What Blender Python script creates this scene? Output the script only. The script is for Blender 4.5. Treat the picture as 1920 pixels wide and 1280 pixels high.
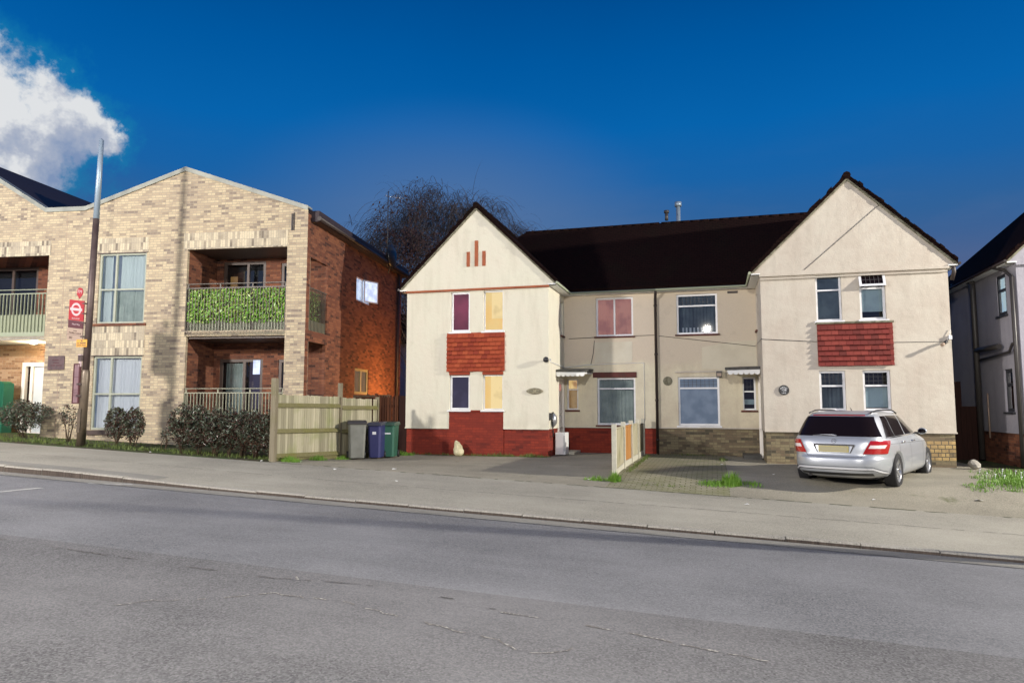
import bpy, bmesh, math, random
from mathutils import Vector, Matrix, noise as mnoise
from math import sin, cos, pi, radians as R
random.seed(7)
S = bpy.context.scene
COL = S.collection
for o in list(bpy.data.objects): bpy.data.objects.remove(o)

# ------------------------------------------------------------------ camera
cam = bpy.data.objects.new('camera', bpy.data.cameras.new('camera')); COL.objects.link(cam)
cam.location = (8.985, -19.796, 1.433)
cam.rotation_euler = (Matrix.Rotation(R(15.88), 3, 'Z') @ Matrix.Rotation(R(90 + 5.261), 3, 'X') @ Matrix.Rotation(R(0.05), 3, 'Z')).to_euler()
cam.data.sensor_width = 36; cam.data.lens = 1322.76 / 1920 * 36
cam.data.clip_start = .05; cam.data.clip_end = 2000
S.camera = cam
S.view_settings.view_transform = 'Standard'; S.view_settings.look = 'None'
S.view_settings.gamma = 1; S.view_settings.exposure = 0

# ------------------------------------------------------------------ node helpers
class NT:
    def __init__(s, tree): s.t = tree; s.n = tree.nodes; s.l = tree.links
    def node(s, typ, **kw):
        n = s.n.new(typ)
        ins = kw.pop('ins', {})
        for k, v in kw.items(): setattr(n, k, v)
        for k, v in ins.items(): s.put(n.inputs[k], v)
        return n
    def put(s, sock, v):
        if isinstance(v, bpy.types.NodeSocket): s.l.new(v, sock)
        else:
            if isinstance(v, (tuple, list)) and len(v) == 3 and sock.type == 'RGBA': v = (*v, 1)
            sock.default_value = v
    def math(s, op, a, b=0., c=None, clamp=False):
        n = s.node('ShaderNodeMath', operation=op, use_clamp=clamp); s.put(n.inputs[0], a); s.put(n.inputs[1], b)
        if c is not None: s.put(n.inputs[2], c)
        return n.outputs[0]
    def vm(s, op, a, b=(0, 0, 0)):
        n = s.node('ShaderNodeVectorMath', operation=op); s.put(n.inputs[0], a); s.put(n.inputs[1], b)
        return n.outputs['Value'] if op in ('LENGTH', 'DOT_PRODUCT', 'DISTANCE') else n.outputs[0]
    def noise(s, vec, scale, detail=3, rough=.5, dist=0.):
        n = s.node('ShaderNodeTexNoise', ins={'Scale': scale, 'Detail': detail, 'Roughness': rough, 'Distortion': dist})
        if vec is not None: s.put(n.inputs['Vector'], vec)
        return n.outputs['Fac']
    def ramp(s, fac, stops):
        n = s.node('ShaderNodeValToRGB'); s.put(n.inputs[0], fac)
        e = n.color_ramp.elements
        while len(e) > 1: e.remove(e[-1])
        e[0].position = stops[0][0]; e[0].color = (*stops[0][1], 1)
        for p, c in stops[1:]:
            x = e.new(p); x.color = (*c, 1)
        return n.outputs[0]
    def mapr(s, v, a, b, c=0., d=1.):
        n = s.node('ShaderNodeMapRange'); s.put(n.inputs[0], v)
        for i, x in enumerate((a, b, c, d)): s.put(n.inputs[i + 1], x)
        return n.outputs[0]
    def mix(s, f, a, b, mode='MIX'):
        n = s.node('ShaderNodeMix', data_type='RGBA', blend_type=mode); s.put(n.inputs[0], f); s.put(n.inputs[6], a); s.put(n.inputs[7], b)
        return n.outputs[2]
    def sepxyz(s, v):
        n = s.node('ShaderNodeSeparateXYZ'); s.put(n.inputs[0], v); return n.outputs
    def comb(s, x, y, z):
        n = s.node('ShaderNodeCombineXYZ'); s.put(n.inputs[0], x); s.put(n.inputs[1], y); s.put(n.inputs[2], z); return n.outputs[0]

# ------------------------------------------------------------------ world: dusk sky
w = bpy.data.worlds.new('World'); S.world = w; w.use_nodes = True
t = NT(w.node_tree); t.n.clear()
def dirpx(px, py):
    v = Vector(((px - 960) / 1322.76, -(py - 640) / 1322.76, -1)).normalized()
    return (cam.rotation_euler.to_matrix() @ v).normalized()
tc = t.node('ShaderNodeTexCoord').outputs['Generated']
dirv = t.vm('NORMALIZE', tc)
sx = t.sepxyz(dirv)
el = t.math('ADD', sx[2], t.math('MULTIPLY', t.math('SUBTRACT', t.noise(dirv, 3.0, 4), .5), .05))
sky = t.ramp(el, [(0.0, (.12, .12, .19)), (.14, (.09, .125, .25)), (.24, (.030, .122, .32)), (.30, (.010, .124, .385)), (.37, (.002, .124, .415)), (.45, (.0, .098, .355)), (.53, (.0, .070, .275)), (.8, (.001, .045, .2))])
hz = t.mapr(t.noise(t.vm('MULTIPLY', dirv, (2.2, 2.2, 9)), 2.0, 5, .6), .5, .72, 0, .10)
glow = t.node('ShaderNodeMapRange', interpolation_type='SMOOTHSTEP'); t.put(glow.inputs[0], t.vm('LENGTH', t.vm('MULTIPLY', t.vm('SUBTRACT', dirv, tuple(dirpx(850, 470))), (1, 1, 1.7)))); glow.inputs[1].default_value = .06; glow.inputs[2].default_value = .36; glow.inputs[3].default_value = 1; glow.inputs[4].default_value = 0
sky = t.mix(t.math('MULTIPLY', glow.outputs[0], .8), sky, (.095, .18, .36))
sky = t.mix(t.math('MULTIPLY', hz, t.mapr(el, .22, .36, 1, 0)), sky, (.16, .2, .33))
# lit night cloud: centred on a fixed direction of the sky, edges broken up by noise
c0 = dirpx(60, 225)
nA = t.node('ShaderNodeTexNoise', ins={'Scale': 9.0, 'Detail': 7, 'Roughness': .62}); t.put(nA.inputs['Vector'], dirv)
warp = t.vm('SCALE', t.vm('SUBTRACT', nA.outputs['Color'], (.5, .5, .5)))
w.node_tree.nodes[-1].inputs['Scale'].default_value = .10
dw = t.vm('ADD', dirv, warp)
def blob(px, py, r):
    d = t.vm('LENGTH', t.vm('SUBTRACT', dw, tuple(dirpx(px, py))))
    return t.math('SUBTRACT', 1.0, t.math('DIVIDE', d, r))
dens = blob(-20, 262, .095)
for px, py, r in [(95, 218, .050), (140, 232, .044), (178, 252, .034), (60, 285, .055), (-15, 195, .045), (105, 262, .045), (45, 330, .045), (-60, 245, .10)]:
    dens = t.math('MAXIMUM', dens, blob(px, py, r))
n2 = t.noise(dirv, 26., 6, .65)
dens2 = t.math('ADD', dens, t.math('MULTIPLY', t.math('SUBTRACT', n2, .5), 1.25))
mask = t.node('ShaderNodeMapRange', interpolation_type='SMOOTHSTEP'); t.put(mask.inputs[0], dens2); mask.inputs[1].default_value = .02; mask.inputs[2].default_value = .42
shade = t.noise(dirv, 15., 5, .6)
ccol = t.ramp(t.math('ADD', shade, t.mapr(sx[2], .20, .36, -.14, .14)), [(.32, (.22, .30, .48)), (.5, (.44, .48, .58)), (.60, (.78, .79, .80))])
halo = t.node('ShaderNodeMapRange', interpolation_type='SMOOTHSTEP'); t.put(halo.inputs[0], dens2); halo.inputs[1].default_value = -.38; halo.inputs[2].default_value = .15
sky = t.mix(t.math('MULTIPLY', halo.outputs[0], .55), sky, (.01, .22, .42))
sky = t.mix(t.math('MULTIPLY', mask.outputs[0], .95), sky, ccol)
bg = t.node('ShaderNodeBackground', ins={'Color': sky, 'Strength': 1.0})
out = t.node('ShaderNodeOutputWorld'); t.l.new(bg.outputs[0], out.inputs[0])

# ------------------------------------------------------------------ street lighting (lamps out of view, set as bare lights without columns)
def lamp(name, loc, power, col, rad, typ='POINT'):
    d = bpy.data.lights.new(name, typ); d.energy = power; d.color = col; d.shadow_soft_size = rad
    o = bpy.data.objects.new(name, d); COL.objects.link(o); o.location = loc
    return o
lamp('street_light_east', (31.5, -5.75, 9.0), 38000, (1, .93, .82), .24)
lamp('street_light_west', (-8.3, -18.5, 7.0), 12500, (1, .93, .86), .55)
lamp('street_light_near', (8.7, -23.5, 6.52), 7400, (1, .93, .82), .13)
lamp('street_light_far_west', (-17.0, -12.0, 7.5), 900, (.82, .86, 1), .2)

# ------------------------------------------------------------------ materials
MATS = {}
def mat(name, col=(.5, .5, .5), rough=.6, metal=0., emit=None, estr=0., bump=None, var=None, coat=0., spec=None):
    if name in MATS: return MATS[name]
    m = bpy.data.materials.new(name); m.use_nodes = True
    t = NT(m.node_tree); b = t.n['Principled BSDF']
    b.inputs['Base Color'].default_value = (*col, 1); b.inputs['Roughness'].default_value = rough; b.inputs['Metallic'].default_value = metal
    if coat: b.inputs['Coat Weight'].default_value = coat
    if spec is not None: b.inputs['Specular IOR Level'].default_value = spec
    if emit: b.inputs['Emission Color'].default_value = (*emit, 1); b.inputs['Emission Strength'].default_value = estr
    oc = t.node('ShaderNodeTexCoord').outputs['Object']
    if var:   # (scale, second colour, low, high[, stretch])
        v = oc if len(var) < 5 else t.vm('MULTIPLY', oc, var[4])
        f = t.mapr(t.noise(v, var[0], 5, .6), var[2], var[3])
        t.put(b.inputs['Base Color'], t.mix(f, col, var[1]))
    if bump:  # (scale, strength, distance)
        bn = t.node('ShaderNodeBump', ins={'Strength': bump[1], 'Distance': bump[2], 'Height': t.noise(oc, bump[0], 4, .6)})
        t.l.new(bn.outputs[0], b.inputs['Normal'])
    MATS[name] = m; return m

def render_wall(name, base, stain, warm, upper=None):
    m = bpy.data.materials.new(name); m.use_nodes = True; t = NT(m.node_tree); b = t.n['Principled BSDF']
    oc = t.node('ShaderNodeTexCoord').outputs['Object']
    f1 = t.mapr(t.noise(oc, .9, 8, .72), .40, .66)
    f2 = t.mapr(t.noise(t.vm('MULTIPLY', oc, (2.2, 2.2, .35)), 1.6, 5, .6), .5, .8)
    c = t.mix(f1, base, warm); c = t.mix(t.math('MULTIPLY', f2, .34), c, stain)
    z = t.sepxyz(oc)[2]
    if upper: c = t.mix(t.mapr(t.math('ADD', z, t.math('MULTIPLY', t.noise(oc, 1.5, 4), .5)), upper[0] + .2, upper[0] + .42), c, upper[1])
    splash = t.math('MULTIPLY', t.mapr(z, .8, 1.25, 1, 0), t.mapr(t.noise(oc, 3.0, 4), .4, .7, 0, .35))
    c = t.mix(splash, c, stain)
    g = t.noise(oc, 55, 3, .6)
    c = t.mix(t.mapr(g, .3, .7, 0, .26), c, stain); c = t.mix(t.mapr(t.noise(oc, 2.6, 8, .75), .56, .74, 0, .30), c, stain)
    t.put(b.inputs['Base Color'], c); b.inputs['Roughness'].default_value = .93; b.inputs['Specular IOR Level'].default_value = .15
    bn = t.node('ShaderNodeBump', ins={'Strength': .45, 'Distance': .012, 'Height': t.math('ADD', t.noise(oc, 38, 3, .6), t.math('MULTIPLY', t.noise(oc, 7, 3), 1.5))})
    t.l.new(bn.outputs[0], b.inputs['Normal'])
    MATS[name] = m; return m
render_wall('cream_render', (.74, .72, .59), (.40, .37, .27), (.74, .69, .57))
render_wall('beige_render', (.60, .555, .475), (.30, .27, .22), (.52, .455, .385))
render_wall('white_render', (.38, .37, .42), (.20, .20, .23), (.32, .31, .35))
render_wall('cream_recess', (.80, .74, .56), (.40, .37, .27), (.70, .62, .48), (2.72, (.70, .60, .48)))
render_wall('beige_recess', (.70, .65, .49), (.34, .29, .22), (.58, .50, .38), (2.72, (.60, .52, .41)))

def brick(name, c1, c2, c3, mortar, bw=.225, bh=.075, mort=.010, vert=False, rough=.85, patchy=.5, smear=0.):
    m = bpy.data.materials.new(name); m.use_nodes = True; t = NT(m.node_tree); b = t.n['Principled BSDF']
    oc = t.node('ShaderNodeTexCoord').outputs['Object']; s = t.sepxyz(oc)
    h = t.math('ADD', s[0], s[1])
    v = t.comb(h, s[2], 0) if not vert else t.comb(s[2], h, 0)
    # per-brick random value from the cell indices
    def cells(bw_, bh_):
        row = t.math('FLOOR', t.math('DIVIDE', (s[2] if not vert else h), bh_))
        off = t.math('MULTIPLY', t.math('MODULO', t.math('ABSOLUTE', row), 2.), bw_ * .5 if not vert else 0.)
        cx = t.math('FLOOR', t.math('DIVIDE', t.math('ADD', (h if not vert else s[2]), off), bw_))
        wn = t.node('ShaderNodeTexWhiteNoise', noise_dimensions='2D'); t.put(wn.inputs['Vector'], t.comb(cx, row, 0)); return wn.outputs['Value']
    br = t.node('ShaderNodeTexBrick', offset=.5 if not vert else 0., offset_frequency=2, squash=1, ins={'Scale': 1., 'Mortar Size': mort / 2, 'Mortar Smooth': .1, 'Bias': 0., 'Brick Width': bw, 'Row Height': bh})
    t.put(br.inputs['Vector'], v)
    rnd = cells(bw, bh)
    big = t.noise(t.vm('MULTIPLY', oc, (1, 1, 2.2)), .9, 4, .6)
    val = t.math('ADD', t.math('MULTIPLY', rnd, 1 - patchy * .6), t.math('MULTIPLY', t.mapr(big, .3, .7), patchy * .6))
    col = t.ramp(val, [(.0, c1), (.30, c1), (.5, c2), (.68, c2), (.84, c3), (1, c3)])
    fine = t.noise(t.vm('MULTIPLY', oc, (6, 6, 18)), 3.2, 4, .65)
    col = t.mix(t.mapr(fine, .52, .75, 0, .75), col, c3)
    col = t.mix(br.outputs['Fac'], col, mortar)
    if smear:
        col = t.mix(t.mapr(t.noise(oc, .6, 4), .5, .75, 0, smear), col, mortar)
    t.put(b.inputs['Base Color'], col); b.inputs['Roughness'].default_value = rough; b.inputs['Specular IOR Level'].default_value = .2
    bn = t.node('ShaderNodeBump', ins={'Strength': .6, 'Distance': .008, 'Height': t.math('SUBTRACT', t.math('MULTIPLY', fine, .4), br.outputs['Fac'])})
    t.l.new(bn.outputs[0], b.inputs['Normal'])
    MATS[name] = m; return m
brick('buff_brick', (.56, .465, .305), (.44, .355, .245), (.25, .20, .155), (.34, .30, .235), mort=.014)
brick('buff_soldier', (.62, .54, .38), (.44, .38, .28), (.20, .17, .13), (.36, .32, .26), bw=.225, bh=.075, vert=True)
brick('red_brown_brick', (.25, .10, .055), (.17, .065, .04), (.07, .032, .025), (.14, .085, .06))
brick('red_painted_brick', (.27, .042, .024), (.21, .034, .022), (.12, .024, .018), (.16, .028, .02), patchy=.8, smear=.3)
brick('stock_brick', (.24, .20, .12), (.17, .13, .085), (.08, .07, .05), (.13, .115, .08))
brick('ochre_brick', (.48, .34, .15), (.36, .25, .12), (.16, .13, .08), (.10, .09, .07), bw=.16, bh=.10, mort=.02)
brick('entry_brick', (.44, .29, .17), (.34, .2, .11), (.20, .11, .06), (.36, .28, .2))

def roof_tiles():
    m = bpy.data.materials.new('roof_tiles'); m.use_nodes = True; t = NT(m.node_tree); b = t.n['Principled BSDF']
    oc = t.node('ShaderNodeTexCoord').outputs['Object']; s = t.sepxyz(oc)
    v = t.comb(t.math('ADD', s[0], t.math('MULTIPLY', s[1], .001)), s[2], 0)
    br = t.node('ShaderNodeTexBrick', offset=.5, ins={'Scale': 1., 'Mortar Size': .006, 'Brick Width': .17, 'Row Height': .075, 'Mortar Smooth': .2}); t.put(br.inputs['Vector'], v)
    c = t.mix(t.noise(oc, 9, 4), (.009, .004, .004), (.019, .009, .008)); c = t.mix(t.mapr(t.noise(oc, 1.2, 4), .5, .8, 0, .6), c, (.012, .010, .007))
    c = t.mix(br.outputs['Fac'], c, (.004, .003, .003))
    t.put(b.inputs['Base Color'], c); b.inputs['Roughness'].default_value = .95; b.inputs['Specular IOR Level'].default_value = .05
    saw = t.math('FRACT', t.math('DIVIDE', s[2], .075))
    bn = t.node('ShaderNodeBump', ins={'Strength': .8, 'Distance': .02, 'Height': t.math('SUBTRACT', saw, br.outputs['Fac'])}); t.l.new(bn.outputs[0], b.inputs['Normal'])
    MATS['roof_tiles'] = m
roof_tiles()

def asphalt(name, a, bcol, spk, rough=.8, joint=None, moss=None, speck=.72):
    m = bpy.data.materials.new(name); m.use_nodes = True; t = NT(m.node_tree); b = t.n['Principled BSDF']
    oc = t.node('ShaderNodeTexCoord').outputs['Object']
    g = t.noise(oc, 42, 4, .75); g2 = t.noise(oc, 110, 2, .6)
    wn = t.node('ShaderNodeTexWhiteNoise', noise_dimensions='2D'); sp = t.sepxyz(oc)
    jx = t.math('ADD', sp[0], t.math('MULTIPLY', g, .02)); t.put(wn.inputs['Vector'], t.comb(t.math('FLOOR', t.math('MULTIPLY', jx, 75.)), t.math('FLOOR', t.math('MULTIPLY', t.math('ADD', sp[1], t.math('MULTIPLY', g2, .02)), 75.)), 0))
    grain = wn.outputs['Value']
    c = t.mix(t.math('ADD', t.math('MULTIPLY', t.mapr(g, .3, .7), .45), t.math('MULTIPLY', t.math('POWER', grain, 1.6), .75)), a, bcol)
    c = t.mix(t.mapr(grain, .0, .08, .55, 0), c, tuple(x * .45 for x in a))
    c = t.mix(t.mapr(t.noise(oc, .45, 5, .6), .35, .7, 0, .55), c, tuple(x * 1.28 for x in bcol))
    c = t.mix(t.mapr(t.noise(t.vm('MULTIPLY', oc, (.25, 2.2, 1)), 1.0, 5, .6), .45, .75, 0, .2), c, tuple(x * .75 for x in a))
    c = t.mix(t.mapr(g2, speck, speck + .05, 0, .8), c, spk)
    if moss: c = t.mix(t.mapr(t.noise(oc, moss[1], 5, .7), moss[2], moss[3], 0, 1), c, moss[0])
    t.put(b.inputs['Base Color'], c); b.inputs['Roughness'].default_value = rough; b.inputs['Specular IOR Level'].default_value = .3
    bn = t.node('ShaderNodeBump', ins={'Strength': .75, 'Distance': .012, 'Height': t.math('ADD', g, t.math('MULTIPLY', g2, .6))}); t.l.new(bn.outputs[0], b.inputs['Normal'])
    MATS[name] = m
asphalt('road_new', (.085, .088, .095), (.205, .207, .216), (.42, .42, .42), speck=.72)
asphalt('road_old', (.058, .058, .061), (.176, .174, .177), (.42, .41, .38), rough=.9, speck=.70)
asphalt('pavement_asphalt', (.20, .19, .158), (.36, .342, .285), (.45, .44, .40), rough=.9)
asphalt('drive_asphalt', (.17, .158, .122), (.33, .305, .24), (.4, .38, .34), rough=.92, moss=((.07, .09, .02), 1.5, .62, .8))
asphalt('earth', (.04, .034, .02), (.07, .055, .03), (.2, .17, .12), rough=1, moss=((.045, .09, .015), 2.5, .45, .6))
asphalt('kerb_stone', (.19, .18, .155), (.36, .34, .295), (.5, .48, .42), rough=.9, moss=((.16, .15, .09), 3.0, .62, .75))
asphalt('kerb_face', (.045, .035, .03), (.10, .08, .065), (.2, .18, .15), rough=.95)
asphalt('gutter_concrete', (.17, .165, .15), (.25, .24, .21), (.4, .4, .36), rough=.9)

def paving():
    m = bpy.data.materials.new('mossy_pavers'); m.use_nodes = True; t = NT(m.node_tree); b = t.n['Principled BSDF']
    oc = t.node('ShaderNodeTexCoord').outputs['Object']
    br = t.node('ShaderNodeTexBrick', offset=.5, ins={'Scale': 1., 'Mortar Size': .012, 'Brick Width': .21, 'Row Height': .105, 'Color1': (.22, .20, .135, 1), 'Color2': (.31, .285, .20, 1), 'Mortar': (.09, .10, .035, 1)}); t.put(br.inputs['Vector'], oc)
    c = t.mix(t.mapr(t.noise(oc, 1.3, 5, .7), .45, .7, 0, .85), br.outputs['Color'], (.14, .15, .05))
    c = t.mix(t.mapr(t.noise(oc, 30, 4, .7), .4, .7, 0, .4), c, (.2, .18, .13))
    t.put(b.inputs['Base Color'], c); b.inputs['Roughness'].default_value = .95
    bn = t.node('ShaderNodeBump', ins={'Strength': .6, 'Distance': .01, 'Height': t.noise(oc, 25, 4, .7)}); t.l.new(bn.outputs[0], b.inputs['Normal'])
    MATS['mossy_pavers'] = m
paving()

def wood(name, a, b2, grain=(14, 14, .6), green=None, rough=.85, island=0.):
    m = bpy.data.materials.new(name); m.use_nodes = True; t = NT(m.node_tree); b = t.n['Principled BSDF']
    oc = t.node('ShaderNodeTexCoord').outputs['Object']
    g = t.noise(t.vm('MULTIPLY', oc, grain), 3, 5, .65)
    c = t.mix(t.mapr(g, .3, .7), a, b2)
    if island: c = t.mix(t.math('MULTIPLY', t.node('ShaderNodeNewGeometry').outputs['Random Per Island'], island), c, tuple(x * .55 for x in a))
    if green: c = t.mix(t.mapr(t.noise(oc, 2.0, 4), .5, .75, 0, .7), c, green)
    t.put(b.inputs['Base Color'], c); b.inputs['Roughness'].default_value = rough; b.inputs['Specular IOR Level'].default_value = .2
    bn = t.node('ShaderNodeBump', ins={'Strength': .4, 'Distance': .005, 'Height': g}); t.l.new(bn.outputs[0], b.inputs['Normal'])
    MATS[name] = m
wood('pale_timber', (.40, .37, .25), (.58, .54, .40), green=(.27, .29, .13), island=.8)
wood('grey_timber', (.16, .135, .09), (.26, .23, .16), green=(.13, .13, .05))
wood('mossy_rail', (.13, .12, .05), (.24, .22, .11), grain=(1, 12, 14), green=(.16, .16, .03))
wood('brown_timber', (.085, .032, .016), (.15, .06, .03), island=.8)
wood('dark_timber', (.022, .010, .008), (.04, .016, .012))
wood('orange_timber', (.34, .15, .045), (.50, .25, .08))
wood('weathered_panel', (.30, .27, .17), (.48, .44, .32), green=(.2, .2, .09))
wood('concrete_post', (.44, .42, .34), (.56, .54, .44), grain=(3, 3, 3))
wood('bark', (.028, .022, .022), (.055, .042, .04))
wood('pale_bark', (.24, .22, .19), (.12, .1, .09))
wood('stem', (.05, .035, .022), (.10, .07, .045))

mat('upvc', (.72, .73, .76), .35, var=(3, (.55, .55, .55), .5, .8))
mat('sage_frame', (.36, .38, .30), .45)
mat('bronze_frame', (.085, .06, .05), .5)
mat('dark_frame', (.03, .032, .038), .45)
mat('dark_metal', (.045, .04, .038), .45)
mat('black_plastic', (.018, .018, .02), .4)
mat('gutter_brown', (.03, .02, .018), .5)
mat('coping', (.34, .35, .30), .5, var=(2, (.22, .23, .2), .4, .7))
mat('balcony_paint', (.33, .36, .25), .5)
mat('baluster_paint', (.10, .085, .065), .5)
mat('baluster_light', (.30, .30, .21), .5)
mat('white_soffit', (.78, .76, .68), .6)
mat('red_sill', (.11, .022, .016), .7, var=(4, (.06, .02, .015), .4, .7))
mat('red_brown_paint', (.36, .10, .04), .8, bump=(40, .4, .01), var=(6, (.24, .07, .03), .45, .75))
def tile_mat(name, a, b_, c_):
    m = bpy.data.materials.new(name); m.use_nodes = True; t = NT(m.node_tree); b = t.n['Principled BSDF']
    oc = t.node('ShaderNodeTexCoord').outputs['Object']; r = t.node('ShaderNodeNewGeometry').outputs['Random Per Island']
    c = t.ramp(t.math('ADD', t.math('MULTIPLY', r, .7), t.math('MULTIPLY', t.noise(oc, 3, 4), .3)), [(.15, b_), (.5, a), (.85, c_)])
    c = t.mix(t.mapr(t.noise(oc, 22, 4, .65), .5, .75, 0, .4), c, b_)
    t.put(b.inputs['Base Color'], c); b.inputs['Roughness'].default_value = .8; b.inputs['Specular IOR Level'].default_value = .25
    bn = t.node('ShaderNodeBump', ins={'Strength': .5, 'Distance': .01, 'Height': t.noise(oc, 40, 4, .6)}); t.l.new(bn.outputs[0], b.inputs['Normal']); MATS[name] = m
tile_mat('red_hung_tile', (.33, .060, .026), (.24, .040, .022), (.40, .085, .035))
tile_mat('maroon_hung_tile', (.19, .034, .028), (.12, .026, .022), (.24, .05, .038))
mat('mortar_fillet', (.22, .21, .15), .95, bump=(40, .6, .02), var=(8, (.09, .08, .05), .4, .65))
mat('slate', (.035, .024, .03), .7, bump=(12, .4, .01))
mat('lead', (.08, .078, .072), .7, bump=(10, .5, .02), var=(6, (.03, .028, .024), .4, .7))
mat('net_dark', (.14, .165, .185), .95, var=(1.3, (.06, .07, .085), .4, .68))
mat('room_dark', (.012, .011, .014), .9)
mat('pale_blind', (.42, .50, .54), .9, var=(1.2, (.25, .3, .33), .4, .7))
mat('silver_paint', (.46, .485, .52), .34, metal=.45, coat=.5)
mat('tyre', (.014, .014, .015), .85, bump=(60, .4, .005))
mat('alloy', (.50, .51, .53), .3, metal=.75)
mat('car_glass', (.010, .006, .006), .08, spec=.25)
mat('tail_red', (.36, .008, .010), .18, coat=.8, emit=(.8, .01, .01), estr=.02)
mat('tail_clear', (.75, .66, .66), .2, coat=.8)
mat('trim_silver', (.72, .73, .76), .3, metal=.2, coat=.5)
mat('chrome', (.75, .75, .76), .12, metal=1.)
mat('plate_yellow', (.50, .42, .12), .5)
mat('plate_blank', (.40, .36, .22), .6)
mat('bin_grey', (.22, .225, .20), .6, bump=(60, .3, .004), var=(3, (.16, .16, .14), .4, .7))
mat('bin_dark', (.06, .055, .055), .55)
mat('bin_blue', (.030, .034, .13), .5, bump=(60, .3, .004))
mat('bin_green', (.025, .115, .075), .5, bump=(60, .3, .004))
mat('bin_lid_blue', (.06, .065, .09), .45)
mat('bin_lid_green', (.05, .10, .07), .45)
mat('cabinet_green', (.008, .12, .06), .5)
mat('white_sticker', (.75, .77, .8), .6)
mat('post_brown', (.085, .058, .055), .5, metal=.3, bump=(30, .3, .004), var=(5, (.12, .09, .08), .4, .7))
mat('pale_blue_metal', (.26, .33, .40), .4, metal=.3)
mat('post_base', (.155, .12, .085), .4, metal=.3, bump=(25, .4, .006), var=(4, (.10, .08, .06), .4, .7))
mat('sign_red', (.34, .014, .018), .5)
mat('sign_maroon', (.085, .022, .026), .5)
mat('sign_pink', (.52, .40, .40), .5)
mat('sign_tan', (.34, .25, .19), .5)
mat('sign_ink', (.07, .035, .03), .6)
mat('sign_yellow', (.52, .26, .02), .5)
mat('notice_pink', (.24, .15, .16), .4, var=(3, (.17, .11, .12), .4, .7))
mat('plaque_brown', (.10, .07, .07), .4, var=(8, (.14, .09, .09), .4, .6))
mat('bronze_plaque', (.16, .14, .08), .5, var=(14, (.30, .27, .18), .45, .65))
mat('white_paint', (.74, .75, .74), .5)
mat('door_white', (.78, .74, .68), .4)
mat('road_paint', (.40, .40, .38), .8, var=(12, (.2, .2, .2), .45, .7))
mat('worn_line', (.24, .235, .215), .85, var=(6, (.15, .15, .14), .4, .65))
mat('crack_light', (.36, .35, .32), .9, var=(30, (.13, .12, .11), .42, .52))
mat('crack_dark', (.05, .046, .042), .95, var=(20, (.13, .12, .115), .45, .55))
mat('sack', (.60, .55, .36), .7, bump=(14, .8, .03), var=(9, (.36, .33, .18), .4, .7))
mat('patch_cream', (.70, .66, .54), .95, bump=(50, .4, .01), var=(1.5, (.62, .56, .44), .4, .7))
mat('patch_beige', (.60, .55, .43), .95, bump=(50, .4, .01), var=(1.5, (.52, .47, .36), .4, .7))
mat('moss', (.07, .085, .03), 1., var=(20, (.12, .12, .08), .4, .6))
mat('seam', (.12, .115, .10), .95, var=(12, (.17, .165, .145), .4, .6))
asphalt('pavement_patch', (.14, .135, .12), (.26, .25, .22), (.4, .4, .36), rough=.9)
mat('litter_white', (.75, .75, .72), .6)
mat('grass_bright', (.15, .28, .03), .6, var=(9, (.10, .24, .02), .4, .7))
mat('grass_dull', (.12, .16, .03), .7, var=(9, (.06, .1, .02), .4, .7))
mat('ivy_leaf', (.14, .32, .035), .4, var=(14, (.50, .56, .18), .50, .64))
mat('laurel_leaf', (.060, .078, .045), .38, var=(11, (.20, .235, .18), .5, .66))  # pale second colour paints glossy highlights onto the leaves
mat('laurel_red', (.085, .042, .032), .25, var=(9, (.05, .04, .03), .4, .7))
mat('copper_leaf', (.060, .028, .026), .8, var=(3, (.04, .022, .024), .4, .7))
mat('willow_twig', (.115, .092, .082), .9, var=(.5, (.042, .032, .032), .4, .7))
mat('curtain_white', (.55, .60, .62), .9)
mat('curtain_grey', (.38, .42, .40), .9, var=(3, (.26, .3, .28), .4, .7))
mat('curtain_sheer', (.62, .62, .68), .9)
mat('brick_white', (.30, .28, .24), .9, var=(6, (.5, .48, .43), .5, .7))

def glass(name, tint=(.8, .85, .85), refl=.10, rough=.03):
    m = bpy.data.materials.new(name); m.use_nodes = True; t = NT(m.node_tree); t.n.remove(t.n['Principled BSDF'])
    tr = t.node('ShaderNodeBsdfTransparent', ins={'Color': tint}); gl = t.node('ShaderNodeBsdfGlossy', ins={'Color': (1, 1, 1), 'Roughness': rough})
    lw = t.node('ShaderNodeLayerWeight', ins={'Blend': .25})
    f = t.math('ADD', refl, t.math('MULTIPLY', lw.outputs['Fresnel'], .6), clamp=True)
    mx = t.node('ShaderNodeMixShader'); t.put(mx.inputs[0], f); t.l.new(tr.outputs[0], mx.inputs[1]); t.l.new(gl.outputs[0], mx.inputs[2])
    t.l.new(mx.outputs[0], t.n['Material Output'].inputs[0]); MATS[name] = m
glass('glass', rough=.012); glass('glass_dull', (.7, .76, .78), .10, .015)

def lit(name, c, strength, c2=None, scale=1.5, lo=.4, hi=.6, zgrad=None):
    m = bpy.data.materials.new(name); m.use_nodes = True; t = NT(m.node_tree); b = t.n['Principled BSDF']
    oc = t.node('ShaderNodeTexCoord').outputs['Object']
    col = c if c2 is None else t.mix(t.mapr(t.noise(oc, scale, 3), lo, hi), c, c2)
    t.put(b.inputs['Emission Color'], col); b.inputs['Emission Strength'].default_value = strength
    b.inputs['Base Color'].default_value = (.04, .04, .04, 1); b.inputs['Roughness'].default_value = .9
    MATS[name] = m
lit('lit_yellow', (1., .60, .20), 1.15, (.95, .66, .27), 1.1)
lit('lit_yellow_cream', (1., .72, .34), 1.2, (.72, .50, .22), 2.0, .5, .7)
lit('lit_magenta', (.16, .008, .03), .95, (.30, .03, .075), 1.2)
lit('lit_pink', (.60, .25, .20), .75, (.42, .16, .14), 3.0)
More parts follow.
